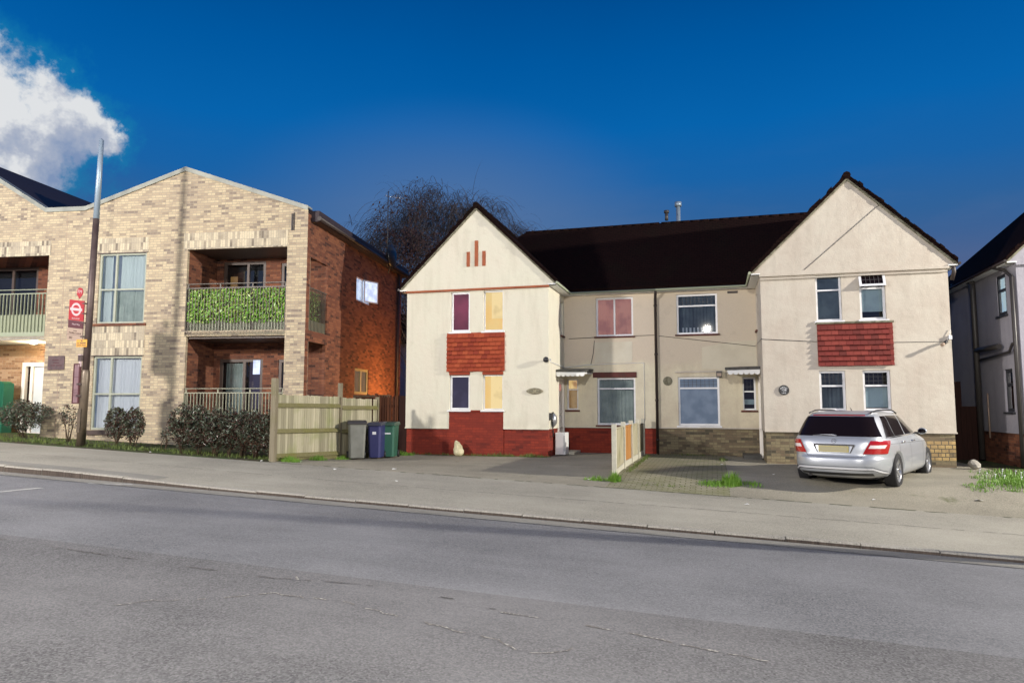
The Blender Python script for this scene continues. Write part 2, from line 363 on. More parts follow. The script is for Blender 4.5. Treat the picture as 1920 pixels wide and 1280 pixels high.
lit('lit_white', (.72, .80, 1.0), 1.25, (.45, .52, .75), 4.0)
lit('lit_cool', (.50, .75, 1.0), 2.0, (.8, .95, 1.0), 2.0)
lit('lit_purple', (.03, .016, .055), .9, (.07, .05, .12), 2.0, .5, .7)
lit('lit_blue', (.25, .29, .38), .8, (.17, .21, .29), 3.0)
lit('lit_amber', (.85, .55, .22), 1.0, (.35, .14, .04), 4.0)
lit('lit_brown', (.28, .14, .04), .9, (.2, .1, .03), 4.0)
lit('lamp_white', (1, .95, .85), 5.)

# ------------------------------------------------------------------ mesh builder
class MB:
    def __init__(s): s.v = []; s.f = []; s.mi = []; s.cur = 0; s.sm = set()
    def add(s, vs, fs):
        b = len(s.v); s.v += [tuple(v) for v in vs]
        for f in fs: s.f.append(tuple(b + i for i in f)); s.mi.append(s.cur)
        return s
    def quad(s, a, b, c, d): return s.add([a, b, c, d], [(0, 1, 2, 3)])
    def poly(s, pts): return s.add(pts, [tuple(range(len(pts)))])
    def box(s, x0, x1, y0, y1, z0, z1):
        return s.add([(x0, y0, z0), (x1, y0, z0), (x1, y1, z0), (x0, y1, z0), (x0, y0, z1), (x1, y0, z1), (x1, y1, z1), (x0, y1, z1)],
                     [(0, 3, 2, 1), (4, 5, 6, 7), (0, 1, 5, 4), (1, 2, 6, 5), (2, 3, 7, 6), (3, 0, 4, 7)])
    def slab(s, pts, off):   # polygon extruded by vector off
        n = len(pts); o = Vector(off)
        vs = list(pts) + [tuple(Vector(p) + o) for p in pts]
        fs = [tuple(range(n))[::-1], tuple(range(n, 2 * n))] + [(i, (i + 1) % n, n + (i + 1) % n, n + i) for i in range(n)]
        return s.add(vs, fs)
    def tube(s, path, r, n=8, cap=True):
        path = [Vector(p) for p in path]; rs = r if isinstance(r, (list, tuple)) else [r] * len(path)
        vs = []; up0 = None
        for i, p in enumerate(path):
            d = (path[min(i + 1, len(path) - 1)] - path[max(i - 1, 0)]).normalized()
            ref = up0 if up0 is not None else (Vector((0, 0, 1)) if abs(d.z) < .9 else Vector((1, 0, 0)))
            a = d.cross(ref)
            if a.length < 1e-4: a = d.cross(Vector((0, 1, 0)))
            a.normalize(); b = a.cross(d).normalized(); up0 = b
            for k in range(n):
                q = 2 * pi * k / n; vs.append(p + (a * cos(q) + b * sin(q)) * rs[i])
        fs = []
        for i in range(len(path) - 1):
            for k in range(n): fs.append((i * n + k, i * n + (k + 1) % n, (i + 1) * n + (k + 1) % n, (i + 1) * n + k))
        if cap: fs += [tuple(range(n))[::-1], tuple(range((len(path) - 1) * n, len(path) * n))]
        b0 = len(s.f); s.add(vs, fs)
        for i in range(b0, b0 + (len(path) - 1) * n): s.sm.add(i)
        return s
    def lathe(s, prof, c, axis='z', n=20, caps=True):
        vs = []
        for r, h in prof:
            for k in range(n):
                q = 2 * pi * k / n
                p = {'z': (r * cos(q), r * sin(q), h), 'x': (h, r * cos(q), r * sin(q)), 'y': (r * cos(q), h, r * sin(q))}[axis]
                vs.append((c[0] + p[0], c[1] + p[1], c[2] + p[2]))
        fs = [(i * n + k, i * n + (k + 1) % n, (i + 1) * n + (k + 1) % n, (i + 1) * n + k) for i in range(len(prof) - 1) for k in range(n)]
        b0 = len(s.f); s.add(vs, fs + ([tuple(range(n))[::-1], tuple(range((len(prof) - 1) * n, len(prof) * n))] if caps else []))
        for i in range(b0, b0 + len(fs)): s.sm.add(i)
        return s
    def xf(s, fn): s.v = [tuple(fn(Vector(v))) for v in s.v]; return s
    def build(s, name, m, parent=None, bevel=0., smooth=False, recalc=True):
        me = bpy.data.meshes.new(name); me.from_pydata(s.v, [], s.f)
        ms = m if isinstance(m, (list, tuple)) else [m]
        for x in ms: me.materials.append(MATS[x])
        for i, p in enumerate(me.polygons):
            p.material_index = s.mi[i]; p.use_smooth = smooth or i in s.sm
        if recalc:
            bm = bmesh.new(); bm.from_mesh(me); bmesh.ops.recalc_face_normals(bm, faces=bm.faces)
            if bevel:
                es = [e for e in bm.edges if len(e.link_faces) == 2 and e.calc_face_angle(0) > .6]
                bmesh.ops.bevel(bm, geom=es, offset=bevel, segments=2, affect='EDGES', profile=.6)
            bm.to_mesh(me); bm.free()
        me.update()
        o = bpy.data.objects.new(name, me); COL.objects.link(o)
        if parent: o.parent = parent
        return o
def tag(o, label, cat, group=None):
    o['label'] = label; o['category'] = cat
    if group: o['group'] = group
    return o
def thing(name, label, cat, loc=(0, 0, 0), rz=0., group=None):
    o = bpy.data.objects.new(name, None); COL.objects.link(o); o.location = loc; o.rotation_euler = (0, 0, rz); o.empty_display_size = .2
    return tag(o, label, cat, group)
def struct(o): o['kind'] = 'structure'; return o
def stuff(o, label, cat): o['kind'] = 'stuff'; return tag(o, label, cat)

def text_mesh(body, size, m, parent, loc, rot, name='lettering', ext=.002, sx=1., arc=None):
    cu = bpy.data.curves.new('t', 'FONT'); cu.body = body; cu.size = size; cu.align_x = 'CENTER'; cu.align_y = 'CENTER'; cu.extrude = ext
    tmp = bpy.data.objects.new('t', cu); COL.objects.link(tmp)
    dg = bpy.context.evaluated_depsgraph_get(); me = bpy.data.meshes.new_from_object(tmp.evaluated_get(dg))
    bpy.data.objects.remove(tmp); me.name = name; me.materials.clear(); me.materials.append(MATS[m])
    for v in me.vertices:
        v.co.x *= sx
        if arc:
            a = v.co.x / arc; r = arc + v.co.y
            v.co.x, v.co.y = r * sin(a), r * cos(a) - arc
    o = bpy.data.objects.new(name, me); COL.objects.link(o); o.parent = parent; o.location = loc; o.rotation_euler = rot
    return o

# ------------------------------------------------------------------ ground
def smo(t): t = min(max(t, 0), 1); return t * t * (3 - 2 * t)
def zg(x, y):
    x = min(max(x, -45), 45)
    ko = .056 - .0418 * x; up = .10 - .06 * smo((x + 3.5) / 5.5)
    if y < -9.566:
        d = -9.566 - y
        return ko + .02 * min(d, 4.5) - .012 * max(0, d - 4.5)
    if y < -5.786: return ko + up + (.0907 - up) * (y + 9.566) / 3.78
    e = ko + .0907
    a = smo((x + 2.4) / 1.8)
    pad = (e - .1) * (1 - a) + (-.05 * smo((x - 8) / 3)) * a
    L = 4.6 - 2.6 * smo((x - 3) / 5)
    k = smo((y + 5.786) / L)
    return e * (1 - k) + pad * k
def sheet(name, x0, x1, y0, y1, m, dz=0., st=.3, fn=None):
    nx = max(1, round((x1 - x0) / st)); ny = max(1, round((y1 - y0) / st)); mb = MB()
    for j in range(ny + 1):
        for i in range(nx + 1):
            x = x0 + (x1 - x0) * i / nx; y = y0 + (y1 - y0) * j / ny; mb.v.append((x, y, (fn or zg)(x, y) + dz))
    for j in range(ny):
        for i in range(nx):
            a = j * (nx + 1) + i; mb.f.append((a, a + 1, a + nx + 2, a + nx + 1)); mb.mi.append(0)
    return struct(mb.build(name, m, smooth=True, recalc=False))
EPS = 1e-4
sheet('ground', -120, 120, -80, 160, 'earth', dz=-.35, st=8, fn=lambda x, y: zg(x, y) if -9 < y < 40 else zg(x, y) - .1)
sheet('road', -45, 45, -13.9, -9.566 - EPS, 'road_new', st=.5)
sheet('road', -45, 45, -32, -13.9, 'road_old', st=.6)
def ribbon(pts, wd, m, seed, dz=.005, jag=0., name='road', wv=.5, gap=None):
    rr = random.Random(seed); mb = MB(); n = 0
    dense = []
    for (x0, y0), (x1, y1) in zip(pts, pts[1:]):
        k = max(2, int(math.hypot(x1 - x0, y1 - y0) / (.06 if jag else .4)))
        for i in range(k): dense.append((x0 + (x1 - x0) * i / k, y0 + (y1 - y0) * i / k))
    dense.append(pts[-1]); row = []
    for i, (x, y) in enumerate(dense):
        a = dense[max(i - 1, 0)]; b = dense[min(i + 1, len(dense) - 1)]
        dx, dy = b[0] - a[0], b[1] - a[1]; L = math.hypot(dx, dy) or 1; nx, ny = -dy / L, dx / L
        off = (mnoise.noise(Vector((x * 2.2, y * 2.2, seed))) + .8 * mnoise.noise(Vector((x * 12, y * 12, seed)))) * jag
        hw = wd * (1 - wv + wv * 2 * rr.random()) / 2
        for sgn in (-1, 1):
            px, py = x + nx * (off + sgn * hw), y + ny * (off + sgn * hw); row.append((px, py, zg(px, py) + dz))
    mb.v = row
    for i in range(len(dense) - 1):
        if gap is not None and mnoise.noise(Vector((dense[i][0] * 7., dense[i][1] * 7., seed + .5))) < gap: continue
        mb.f.append((2 * i, 2 * i + 1, 2 * i + 3, 2 * i + 2)); mb.mi.append(0)
    return struct(mb.build(name, m, recalc=False))
# cracks in the old asphalt, seam between the two surfaces
ribbon([(-8, -14.0), (1.9, -14.1), (5.0, -14.25)], .014, 'crack_dark', 2, jag=.03, name='road_crack', gap=.02)
ribbon([(4.6, -15.35), (5.1, -14.95), (5.5, -14.62), (5.72, -14.6)], .014, 'crack_light', 3, jag=.06, name='road_crack', gap=.0)
ribbon([(5.5, -14.62), (5.45, -14.2), (5.2, -13.95), (5.3, -13.8)], .016, 'crack_light', 4, jag=.04, name='road_crack', gap=.0)
ribbon([(5.72, -14.6), (6.1, -14.62), (6.6, -14.75), (7.5, -14.95)], .014, 'crack_light', 5, jag=.05, name='road_crack', gap=.0)
ribbon([(7.35, -14.35), (7.9, -14.38), (8.6, -14.52), (9.3, -14.66), (9.7, -14.8)], .016, 'crack_light', 6, jag=.03, name='road_crack', gap=.0)
ribbon([(7.5, -14.95), (7.72, -15.15), (7.9, -15.05), (8.35, -14.6)], .014, 'crack_light', 7, jag=.04, name='road_crack', gap=.0)
ribbon([(5.0, -14.25), (6.3, -14.05), (7.3, -14.3)], .016, 'crack_dark', 8, jag=.04, name='road_crack', gap=.02)
# painted lines and the worn strip along the gutter
ribbon([(-1.33, -11.75), (-1.32, -10.9)], .10, 'road_paint', 11, wv=.1, name='road_marking')
ribbon([(-1.30, -10.05), (-.68, -9.72)], .09, 'road_paint', 12, wv=.1, name='road_marking')
ribbon([(-40, -9.76), (30, -9.76)], .32, 'gutter_concrete', 13, wv=.08, dz=.004, name='gutter')
ribbon([(-40, -9.98), (30, -9.98)], .055, 'worn_line', 14, wv=.25, dz=.008, name='road_marking')
# pavement and kerb
sheet('pavement', -45, 45, -9.43, -5.786, 'pavement_asphalt', st=.5)
def kerb():
    mb = MB(); x = -42.; rr = random.Random(5)
    while x < 42:
        x1 = x + .91; y0, y1 = -9.566, -9.43; dx = rr.uniform(-.006, .006); dz = rr.uniform(-.006, .008)
        a = (x + .006, x1 - .006)
        p = []
        for xx in a:
            zt = zg(xx, -9.5) + .012 + dz; zb = zg(xx, -9.6) - .12
            p += [(xx, y0 + dx, zb), (xx, y0 + dx, zt - .022), (xx, y0 + .02 + dx, zt), (xx, y1 + .002, zt), (xx, y1 + .002, zb)]
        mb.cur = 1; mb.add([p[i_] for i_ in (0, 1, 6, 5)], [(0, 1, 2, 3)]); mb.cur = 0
        mb.add(p, [(1, 2, 7, 6), (2, 3, 8, 7), (3, 4, 9, 8), (4, 3, 2, 1, 0), (5, 6, 7, 8, 9)])
        x = x1
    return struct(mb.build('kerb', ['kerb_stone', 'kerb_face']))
kerb()
# lighter slab patch behind the kerb at the left, older patch lines on the pavement
ribbon([(-6, -9.15), (-3.6, -9.15), (-.55, -9.22)], .42, 'gutter_concrete', 21, wv=.05, dz=.005, name='pavement')
ribbon([(-.7, -5.80), (6.8, -5.80), (15, -5.80)], .05, 'moss', 22, dz=.006, jag=.05, name='pavement', gap=-.1)
ribbon([(-30, -7.7), (-4, -7.66), (4, -7.72), (9, -7.6), (20, -7.68)], .022, 'seam', 23, dz=.004, jag=.04, name='pavement', gap=-.2)
# land behind the pavement
sheet('grass_verge', -45, -.75, -5.786 + EPS, 1.5, 'earth', st=.3)
sheet('driveway', -.75 + EPS, 6.9, -5.786 + EPS, 2.4, 'drive_asphalt', st=.3)
sheet('paved_forecourt', 6.9 + EPS, 9.25, -5.786 + EPS, 2.4, 'mossy_pavers', st=.3)
sheet('driveway', 9.25 + EPS, 15.3, -5.786 + EPS, 2.4, 'drive_asphalt', st=.3)
sheet('ground', 15.3 + EPS, 45, -5.786 + EPS, 12, 'earth', st=.4)
sheet('ground', -45, 15.3, 2.4 + EPS, 60, 'earth', st=2.)
#@@PART2
# ------------------------------------------------------------------ walls with openings, windows
def wall(mb, T, u0, u1, z0, z1, holes=(), rev=.13):
    us = sorted({u0, u1, *[h[0] for h in holes], *[h[1] for h in holes]}); zs = sorted({z0, z1, *[h[2] for h in holes], *[h[3] for h in holes]})
    us = [u for u in us if u0 - 1e-6 <= u <= u1 + 1e-6]; zs = [z for z in zs if z0 - 1e-6 <= z <= z1 + 1e-6]
    for a, b in zip(us, us[1:]):
        for c, d in zip(zs, zs[1:]):
            mu, mz = (a + b) / 2, (c + d) / 2
            if any(h[0] < mu < h[1] and h[2] < mz < h[3] for h in holes): continue
            mb.quad(T(a, 0, c), T(b, 0, c), T(b, 0, d), T(a, 0, d))
    for a, b, c, d in holes:
        c = max(c, z0); d = min(d, z1)
        mb.quad(T(a, 0, c), T(a, rev, c), T(a, rev, d), T(a, 0, d)); mb.quad(T(b, 0, c), T(b, 0, d), T(b, rev, d), T(b, rev, c))
        mb.quad(T(a, 0, c), T(b, 0, c), T(b, rev, c), T(a, rev, c)); mb.quad(T(a, 0, d), T(a, rev, d), T(b, rev, d), T(b, 0, d))
    return mb
def tbox(mb, T, u0, u1, d0, d1, z0, z1):
    p = [T(u0, d0, z0), T(u1, d0, z0), T(u1, d1, z0), T(u0, d1, z0), T(u0, d0, z1), T(u1, d0, z1), T(u1, d1, z1), T(u0, d1, z1)]
    return mb.add(p, [(0, 3, 2, 1), (4, 5, 6, 7), (0, 1, 5, 4), (1, 2, 6, 5), (2, 3, 7, 6), (3, 0, 4, 7)])
def tring(mb, T, u0, u1, z0, z1, w_, d0, d1):
    tbox(mb, T, u0, u0 + w_, d0, d1, z0, z1); tbox(mb, T, u1 - w_, u1, d0, d1, z0, z1)
    tbox(mb, T, u0 + w_ + .0005, u1 - w_ - .0005, d0, d1, z0, z0 + w_); tbox(mb, T, u0 + w_ + .0005, u1 - w_ - .0005, d0, d1, z1 - w_, z1)
def pleats(mb, T, u0, u1, z0, z1, d, amp=.025, per=.11, seed=0, gap=None):
    rr = random.Random(seed); n = max(8, int((u1 - u0) / .018)); ph = rr.random() * 6
    top = []; bot = []
    for i in range(n + 1):
        u = u0 + (u1 - u0) * i / n; ph += (u1 - u0) / n / per * 2 * pi * rr.uniform(.6, 1.4); k = amp * (.6 + .4 * sin(ph * .31))
        top.append(T(u, d + k * .6 * sin(ph), z1)); bot.append(T(u, d + k * sin(ph + .3), z0))
    b = len(mb.v); mb.v += top + bot
    for i in range(n):
        mb.sm.add(len(mb.f)); mb.f.append((b + i, b + i + 1, b + n + 2 + i, b + n + 1 + i)); mb.mi.append(mb.cur)
def window(par, T, u0, u1, z0, z1, frame='upvc', fw=.055, mull=(), trans=(), gl='glass', back='room_dark', curtain=None, d=.07, sill=None, sashes=True, leaded=None, seed=0, name='window', blind=None, label=None):
    """u: along the wall, d: inward, z: up. mull/trans = positions of bars; returns the frame part"""
    g = .003
    f = MB(); tring(f, T, u0 + g, u1 - g, z0 + g, z1 - g, fw, d, d + .06)
    us = [u0 + fw] + [m for m in mull] + [u1 - fw]; zs = [z0 + fw] + [x for x in trans] + [z1 - fw]
    for m_ in mull: tbox(f, T, m_ - fw * .45, m_ + fw * .45, d - .004, d + .056, z0 + fw, z1 - fw)
    for x in trans:
        tbox(f, T, u0 + fw, u1 - fw, d - .007, d + .053, x - fw * .42, x + fw * .42)
    fr = f.build(name, frame, par)
    if label: fr['label'] = label
    p = MB(); p.quad(T(u0 + fw * .5, d + .03, z0 + fw * .5), T(u1 - fw * .5, d + .03, z0 + fw * .5), T(u1 - fw * .5, d + .03, z1 - fw * .5), T(u0 + fw * .5, d + .03, z1 - fw * .5))
    p.build('pane', gl, fr, recalc=False)
    bk = .30 if (back == 'room_dark' or curtain) else (.16 if blind else .05)
    r = MB(); r.quad(T(u0 - .04, d + bk, z0 - .04), T(u1 + .04, d + bk, z0 - .04), T(u1 + .04, d + bk, z1 + .04), T(u0 - .04, d + bk, z1 + .04))
    if back == 'room_dark' or curtain:
        for a, b_ in (((u0 - .04), (u0 - .04)), ((u1 + .04), (u1 + .04))):
            r.quad(T(a, d + .065, z0 - .04), T(a, d + bk, z0 - .04), T(a, d + bk, z1 + .04), T(a, d + .065, z1 + .04))
    r.build('room_wall', back, fr, recalc=False)
    if curtain:
        for i, (cm, a, b_, c0_, c1_) in enumerate(curtain):
            c = MB(); pleats(c, T, a, b_, c0_, c1_, d + .14, seed=seed + i); c.build('curtain', cm, fr, recalc=False)
    if blind:
        for bm_, a, b_, c0_, c1_ in blind:
            c = MB(); tbox(c, T, a, b_, d + .09, d + .095, c0_, c1_); c.build('blind', bm_, fr)
    if leaded:
        a, b_, c0_, c1_, nu, nz = leaded; l = MB()
        for i in range(1, nu): u = a + (b_ - a) * i / nu; tbox(l, T, u - .006, u + .006, d + .018, d + .026, c0_, c1_)
        for i in range(1, nz): z = c0_ + (c1_ - c0_) * i / nz; tbox(l, T, a, b_, d + .016, d + .024, z - .006, z + .006)
        l.build('leading', 'dark_frame', fr)
    if sill:
        s_ = MB(); tbox(s_, T, u0 - .05, u1 + .05, -.055, d + .01, z0 - .055, z0 - .004); s_.build('sill', sill, fr, bevel=.006)
    return fr

# ------------------------------------------------------------------ the cottage houses (a mirrored pair and the next one along)
K = .978
def cottage(X0, sg, o):
    P = lambda x, y, z: (sg * x, y, z)
    root = thing(o['name'], o['label'], 'house', (X0, 0, 0))
    Tf = lambda u, d, z: P(u, d, z)                    # wing front
    Tm = lambda u, d, z: P(u, 2.25 + d, z)             # recessed front
    Ts = lambda u, d, z: P(d, u, z)                    # outer side (u = y)
    Tr = lambda u, d, z: P(4.45 - d, u, z)             # return wall by the door
    W = 4.45; E = 4.95
    w = MB()
    wins_f = [] if o['side'] else [(1.43, 2.04, 3.66, 4.86), (2.465, 3.085, 3.66, 4.86), (1.41, 2.05, 1.335, 2.36), (2.455, 3.08, 1.335, 2.36)]
    wall(w, Tf, 0, W, .79, E, wins_f)
    side_h = [(.68, 1.28, 3.78, 4.82), (.6, 1.14, 1.31, 2.39)] if o['side'] else []
    wall(w, Ts, 0, 8, .79, E, side_h)
    ret_h = [(0, .001, 1, 1.001) if o['side'] else (1.72, 2.1, 3.66, 4.72), (1.3, 2.17, .0, 2.3)]
    wall(w, Tr, 0, 2.25, .79, E, [ret_h[0], (1.3, 2.17, .79, 2.3)])
    mid_h = list(o.get('mid', [(5.47, 6.64, 3.63, 4.86), (5.49, 6.68, .865, 2.33)])) + [(4.52, 4.89, 1.33, 2.31)]
    if o['side']: mid_h = []
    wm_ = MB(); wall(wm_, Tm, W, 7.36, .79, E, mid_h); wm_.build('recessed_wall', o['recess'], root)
    w.quad(P(0, 8, 0), P(7.36, 8, 0), P(7.36, 8, E), P(0, 8, E))
    # bellcast lip over the plinth
    for T_, a, b_ in ((Tf, -.004, W + .004), (Tm, W + .01, 7.36), (Ts, 0, 8)):
        if T_ is Tf:
            segs = [(a, 1.405), (3.095, b_)]
        else: segs = [(a, b_)]
        for a1, b1 in segs: tbox(w, T_, a1, b1, -.022, .03, .775, .81)
    w.build('wall', o['wall'], root)
    # plinth
    pl = MB(); pd = .03
    tbox(pl, Tf, .03, 1.408, pd, .25, -.5, .79); tbox(pl, Tf, 3.092, W - .03, pd, .25, -.5, .79)
    tbox(pl, Tf, 1.41, 3.09, -.012, .25, -.5, 1.27)
    tbox(pl, Ts, .252, 8, pd, .2, -.5, .79)
    tbox(pl, Tr, .252, 1.29, pd, .2, -.5, .79); tbox(pl, Tm, W + .001, 7.36, pd, .2, -.5, .79)
    pl.build('plinth', o['plinth'], root)
    # gable face, flush-proud, with string course
    cx = 2.235; g = MB()
    gp = [(-.19, 4.95), (4.66, 4.95), (4.62, 5.06), (cx, 7.385), (-.15, 5.06)]
    g.slab([P(x, -.035, z) for x, z in gp], P(0, .035 + .1, 0)); g.build('gable', o['gable'], root)
    b = MB(); b.box(*sorted((sg * -.02, sg * 4.48)), -.075, -.001, 4.885, 4.945)
    if o['band2']: b.box(*sorted((sg * .02, sg * 4.46)), -.055, -.002, 4.80, 4.835)
    b.build('string_course', o['band'], root, bevel=.008)
    # roof
    e0 = -.22; z0 = 5.0
    zL = lambda x: z0 + K * (x - e0)
    apx = zL(cx); yv = 2.0 + (apx - z0) / K; yr = 4.75; zr = z0 + K * (yr - 2.0); xr = e0 + (zr - z0) / K; er = 2 * cx - e0; yf = -.09; PX = 7.36; yb = 8.22 - .0
    rf = MB(); th = (0, 0, .09)
    zb = zr - K * (yb - yr)
    rf.slab([P(e0, yf, z0), P(cx, yf, apx), P(cx, yv, apx), P(xr, yr, zr), P(e0, yr + (zr - z0) / K, z0)], th)
    rf.slab([P(cx, yf, apx), P(er, yf, z0), P(er, 2.0, z0), P(cx, yv, apx)], th)
    rf.slab([P(er, 2.0, z0), P(PX, 2.0, z0), P(PX, yr, zr), P(xr, yr, zr), P(cx, yv, apx)], th)
    rf.slab([P(e0, yr + (zr - z0) / K, z0), P(xr, yr, zr), P(PX, yr, zr), P(PX, yr + (zr - z0) / K, z0)], th)
    # ragged tile ends at the verges and along the eaves
    rr = random.Random(o['seed'])
    for sx_ in (-1, 1):
        L = (cx - e0); n = 26
        for i in range(n):
            xa = i / n * L; xb = (i + 1) / n * L
            dx0, dx1 = sx_ * (L - xa), sx_ * (L - xb); j = rr.uniform(-.02, .035) + (.03 if rr.random() < o['rag'] else 0)
            za, zb2 = z0 + K * xa + .088, z0 + K * xb + .088
            rf.slab([P(cx + dx0, yf - .01 - abs(j) * .6, za + .0), P(cx + dx1, yf - .01 - abs(j) * .6, zb2 + .0), P(cx + dx1, yf + .25, zb2 + .0), P(cx + dx0, yf + .25, za)], (0, 0, .022 + j * .8))
    n = 15
    for i in range(n):
        xa = er + (PX - er) * i / n; xb = er + (PX - er) * (i + 1) / n - .004
        rf.slab([P(xa, 1.965 + rr.uniform(-.012, .012), z0 + .045), P(xb, 1.965 + rr.uniform(-.012, .012), z0 + .045), P(xb, 2.2, z0 + .045 + .2 * K), P(xa, 2.2, z0 + .045 + .2 * K)], (0, 0, .07))
    roof = rf.build('roof', 'roof_tiles', root)
    rg = MB(); x = xr
    while x < PX - .05:
        x1 = min(x + .32, PX); rg.tube([P(x, yr, zr + .05 + rr.uniform(-.003, .004)), P(x1 - .004, yr, zr + .052)], .075, 8); x = x1
    rg.build('ridge_tiles', 'roof_tiles', roof); rg = MB()
    y = yf - .02
    while y < yv:
        rg.tube([P(cx, y, apx + .065 + rr.uniform(-.008, .01)), P(cx, y + .31, apx + .07)], .10, 8); y += .32
    rg.build('hip_tiles', 'roof_tiles', roof)
    # barge fillet, soffit, gutter
    bg_ = MB()
    for sx_ in (-1, 1):
        a = (cx + sx_ * (cx - e0), z0); pth = [(a[0], a[1] - .01), (cx, apx - .01)]
        (xa, za), (xb, zb3) = pth
        bg_.slab([P(xa, -.075, za - .055), P(xb, -.075, zb3 - .055), P(xb, -.075, zb3 + .01), P(xa, -.075, za + .01)], (0, .07, 0))
    bg_.build('bargeboard', o['barge'], root)
    sf = MB(); sf.slab([P(er - .01, -.085, z0 - .05), P(W + .001, -.08, z0 - .05), P(W + .001, 2.249, z0 - .05), P(PX, 2.249, z0 - .05), P(PX, 2.02, z0 - .05), P(er - .01, 2.02, z0 - .05)], (0, 0, .03)); sf.build('soffit', 'white_paint', root); sf = MB()
    sf.slab([P(e0 + .01, -.085, z0 - .05), P(-.001, -.08, z0 - .05), P(-.001, 8, z0 - .05), P(e0 + .01, 8, z0 - .05)], (0, 0, .03))
    sf.build('soffit', 'white_paint', root)
    gt = MB(); gt.tube([P(er + .03, -.1, z0 + .0), P(er + .03, 1.95, z0 - .005), P(PX, 1.945, z0 - .01)], .036, 8); gt.build('gutter', 'balcony_paint' if o['front'] else 'gutter_brown', root); gt = MB()
    gt.tube([P(e0 - .03, -.1, z0), P(e0 - .03, 8.1, z0)], .036, 8); gt.build('gutter', 'gutter_brown', root)
    wk = dict(sill=o['sill'])
    if o['side']:
        window(root, Ts, .68, 1.28, 3.78, 4.82, frame='dark_frame', fw=.08, trans=(4.42,), back='lit_cool', sill='dark_frame', d=.02)
        window(root, Ts, .6, 1.14, 1.31, 2.39, frame='dark_frame', fw=.08, trans=(2.0,), sill='dark_frame', d=.04)
    for n_, f_ in o['wins'].items(): f_(root, dict(f=Tf, m=Tm, r=Tr, s=Ts)[n_[0]])
    # door in the return wall
    dr = MB(); tbox(dr, Tr, 1.36, 2.11, .05, .095, .06, 2.24)
    for a, b_, c, d_ in ((1.45, 1.70, .2, .9), (1.78, 2.02, .2, .9), (1.45, 1.70, 1.05, 1.55), (1.78, 2.02, 1.05, 1.55)): tbox(dr, Tr, a, b_, .043, .055, c, d_)
    door = dr.build('door', 'door_white', root, bevel=.004)
    k = MB(); tbox(k, Tr, 1.40, 1.44, .01, .05, 1.0, 1.14); k.build('handle', 'chrome', door); k = MB(); tbox(k, Tr, 1.66, 1.82, .03, .05, 1.18, 1.22); k.build('letter_box', 'chrome', door)
    k = MB(); tbox(k, Tr, 1.56, 1.90, .036, .045, 1.92, 2.12); k.build('pane', 'lit_pink' if o['doorlit'] else 'room_dark', door)
    df = MB(); tring(df, Tr, 1.302, 2.168, .0, 2.298, .055, -.012, .1); df.build('door_frame', 'door_white', root)
    # canopy in the corner over the door: slab, lead top, scalloped valance
    c = MB(); c.slab([P(4.46, .95, 2.42), P(5.33, .95, 2.40), P(5.33, 2.24, 2.44), P(4.46, 2.24, 2.46)], (0, 0, .05)); can = c.build('canopy', o['canopy'], root, bevel=.006)
    c = MB()
    for i in range(8):
        yy = .93 + i * .165; c.slab([P(4.455, yy, 2.475 + i * .012), P(5.38 + rr.uniform(-.015, .015), yy, 2.455 + i * .012), P(5.38, yy + .18, 2.48 + i * .012), P(4.455, yy + .18, 2.5 + i * .012)], (0, 0, .05 + rr.uniform(-.006, .01)))
    c.build('canopy_top', 'lead', can, bevel=.006)
    c = MB()
    for i in range(6):
        u0 = 4.47 + i * .143; pts = [P(u0, .945, 2.42), P(u0 + .14, .945, 2.42)] + [P(u0 + .07 + .07 * cos(q), .945, 2.38 - .055 * sin(q)) for q in [j * pi / 6 for j in range(7)]]
        c.slab(pts, (0, -.014, 0))
    c.build('valance', o['canopy'], can)
    st = MB(); st.slab([P(4.46, 1.2, -.3), P(4.95, 1.2, -.3), P(4.95, 2.24, -.3), P(4.46, 2.24, -.3)], (0, 0, .38)); st.build('doorstep', 'concrete_post' if o['seed'] != 2 else 'lead', root, bevel=.01)
    return root, P, Tf, Tm, Ts, Tr

def hung_tiles(root, P, m, u0, u1, z0, z1, rows, seed):
    rr = random.Random(seed); mb = MB(); h = (z1 - z0) / rows
    for r in range(rows):
        zt = z1 - r * h; off = (r % 2) * .085; u = u0 - off
        while u < u1:
            a = max(u, u0); b_ = min(u + .168, u1)
            if b_ - a > .02:
                j = rr.uniform(-.006, .006); j2 = rr.uniform(-.004, .004)
                q = [(-.025, zt), (-.082 + j, zt - h - .008 + j2), (-.066 + j, zt - h - .012 + j2), (-.008, zt)]
                A = [P(a + .002, y, z) for y, z in q]; B = [P(b_ - .002, y, z) for y, z in q]
                mb.add(A + B, [(0, 1, 2, 3), (7, 6, 5, 4), (0, 4, 5, 1), (1, 5, 6, 2), (2, 6, 7, 3), (3, 7, 4, 0)])
            u += .17
    mb.add([P(u0, -.028, z0), P(u1, -.028, z0), P(u1, -.028, z1 + .02), P(u0, -.028, z1 + .02), P(u0, .01, z0), P(u1, .01, z0), P(u1, .01, z1 + .02), P(u0, .01, z1 + .02)],
           [(0, 1, 2, 3), (0, 4, 5, 1), (1, 5, 6, 2), (2, 6, 7, 3), (3, 7, 4, 0)])
    return mb.build('hung_tile_panel', m, root)

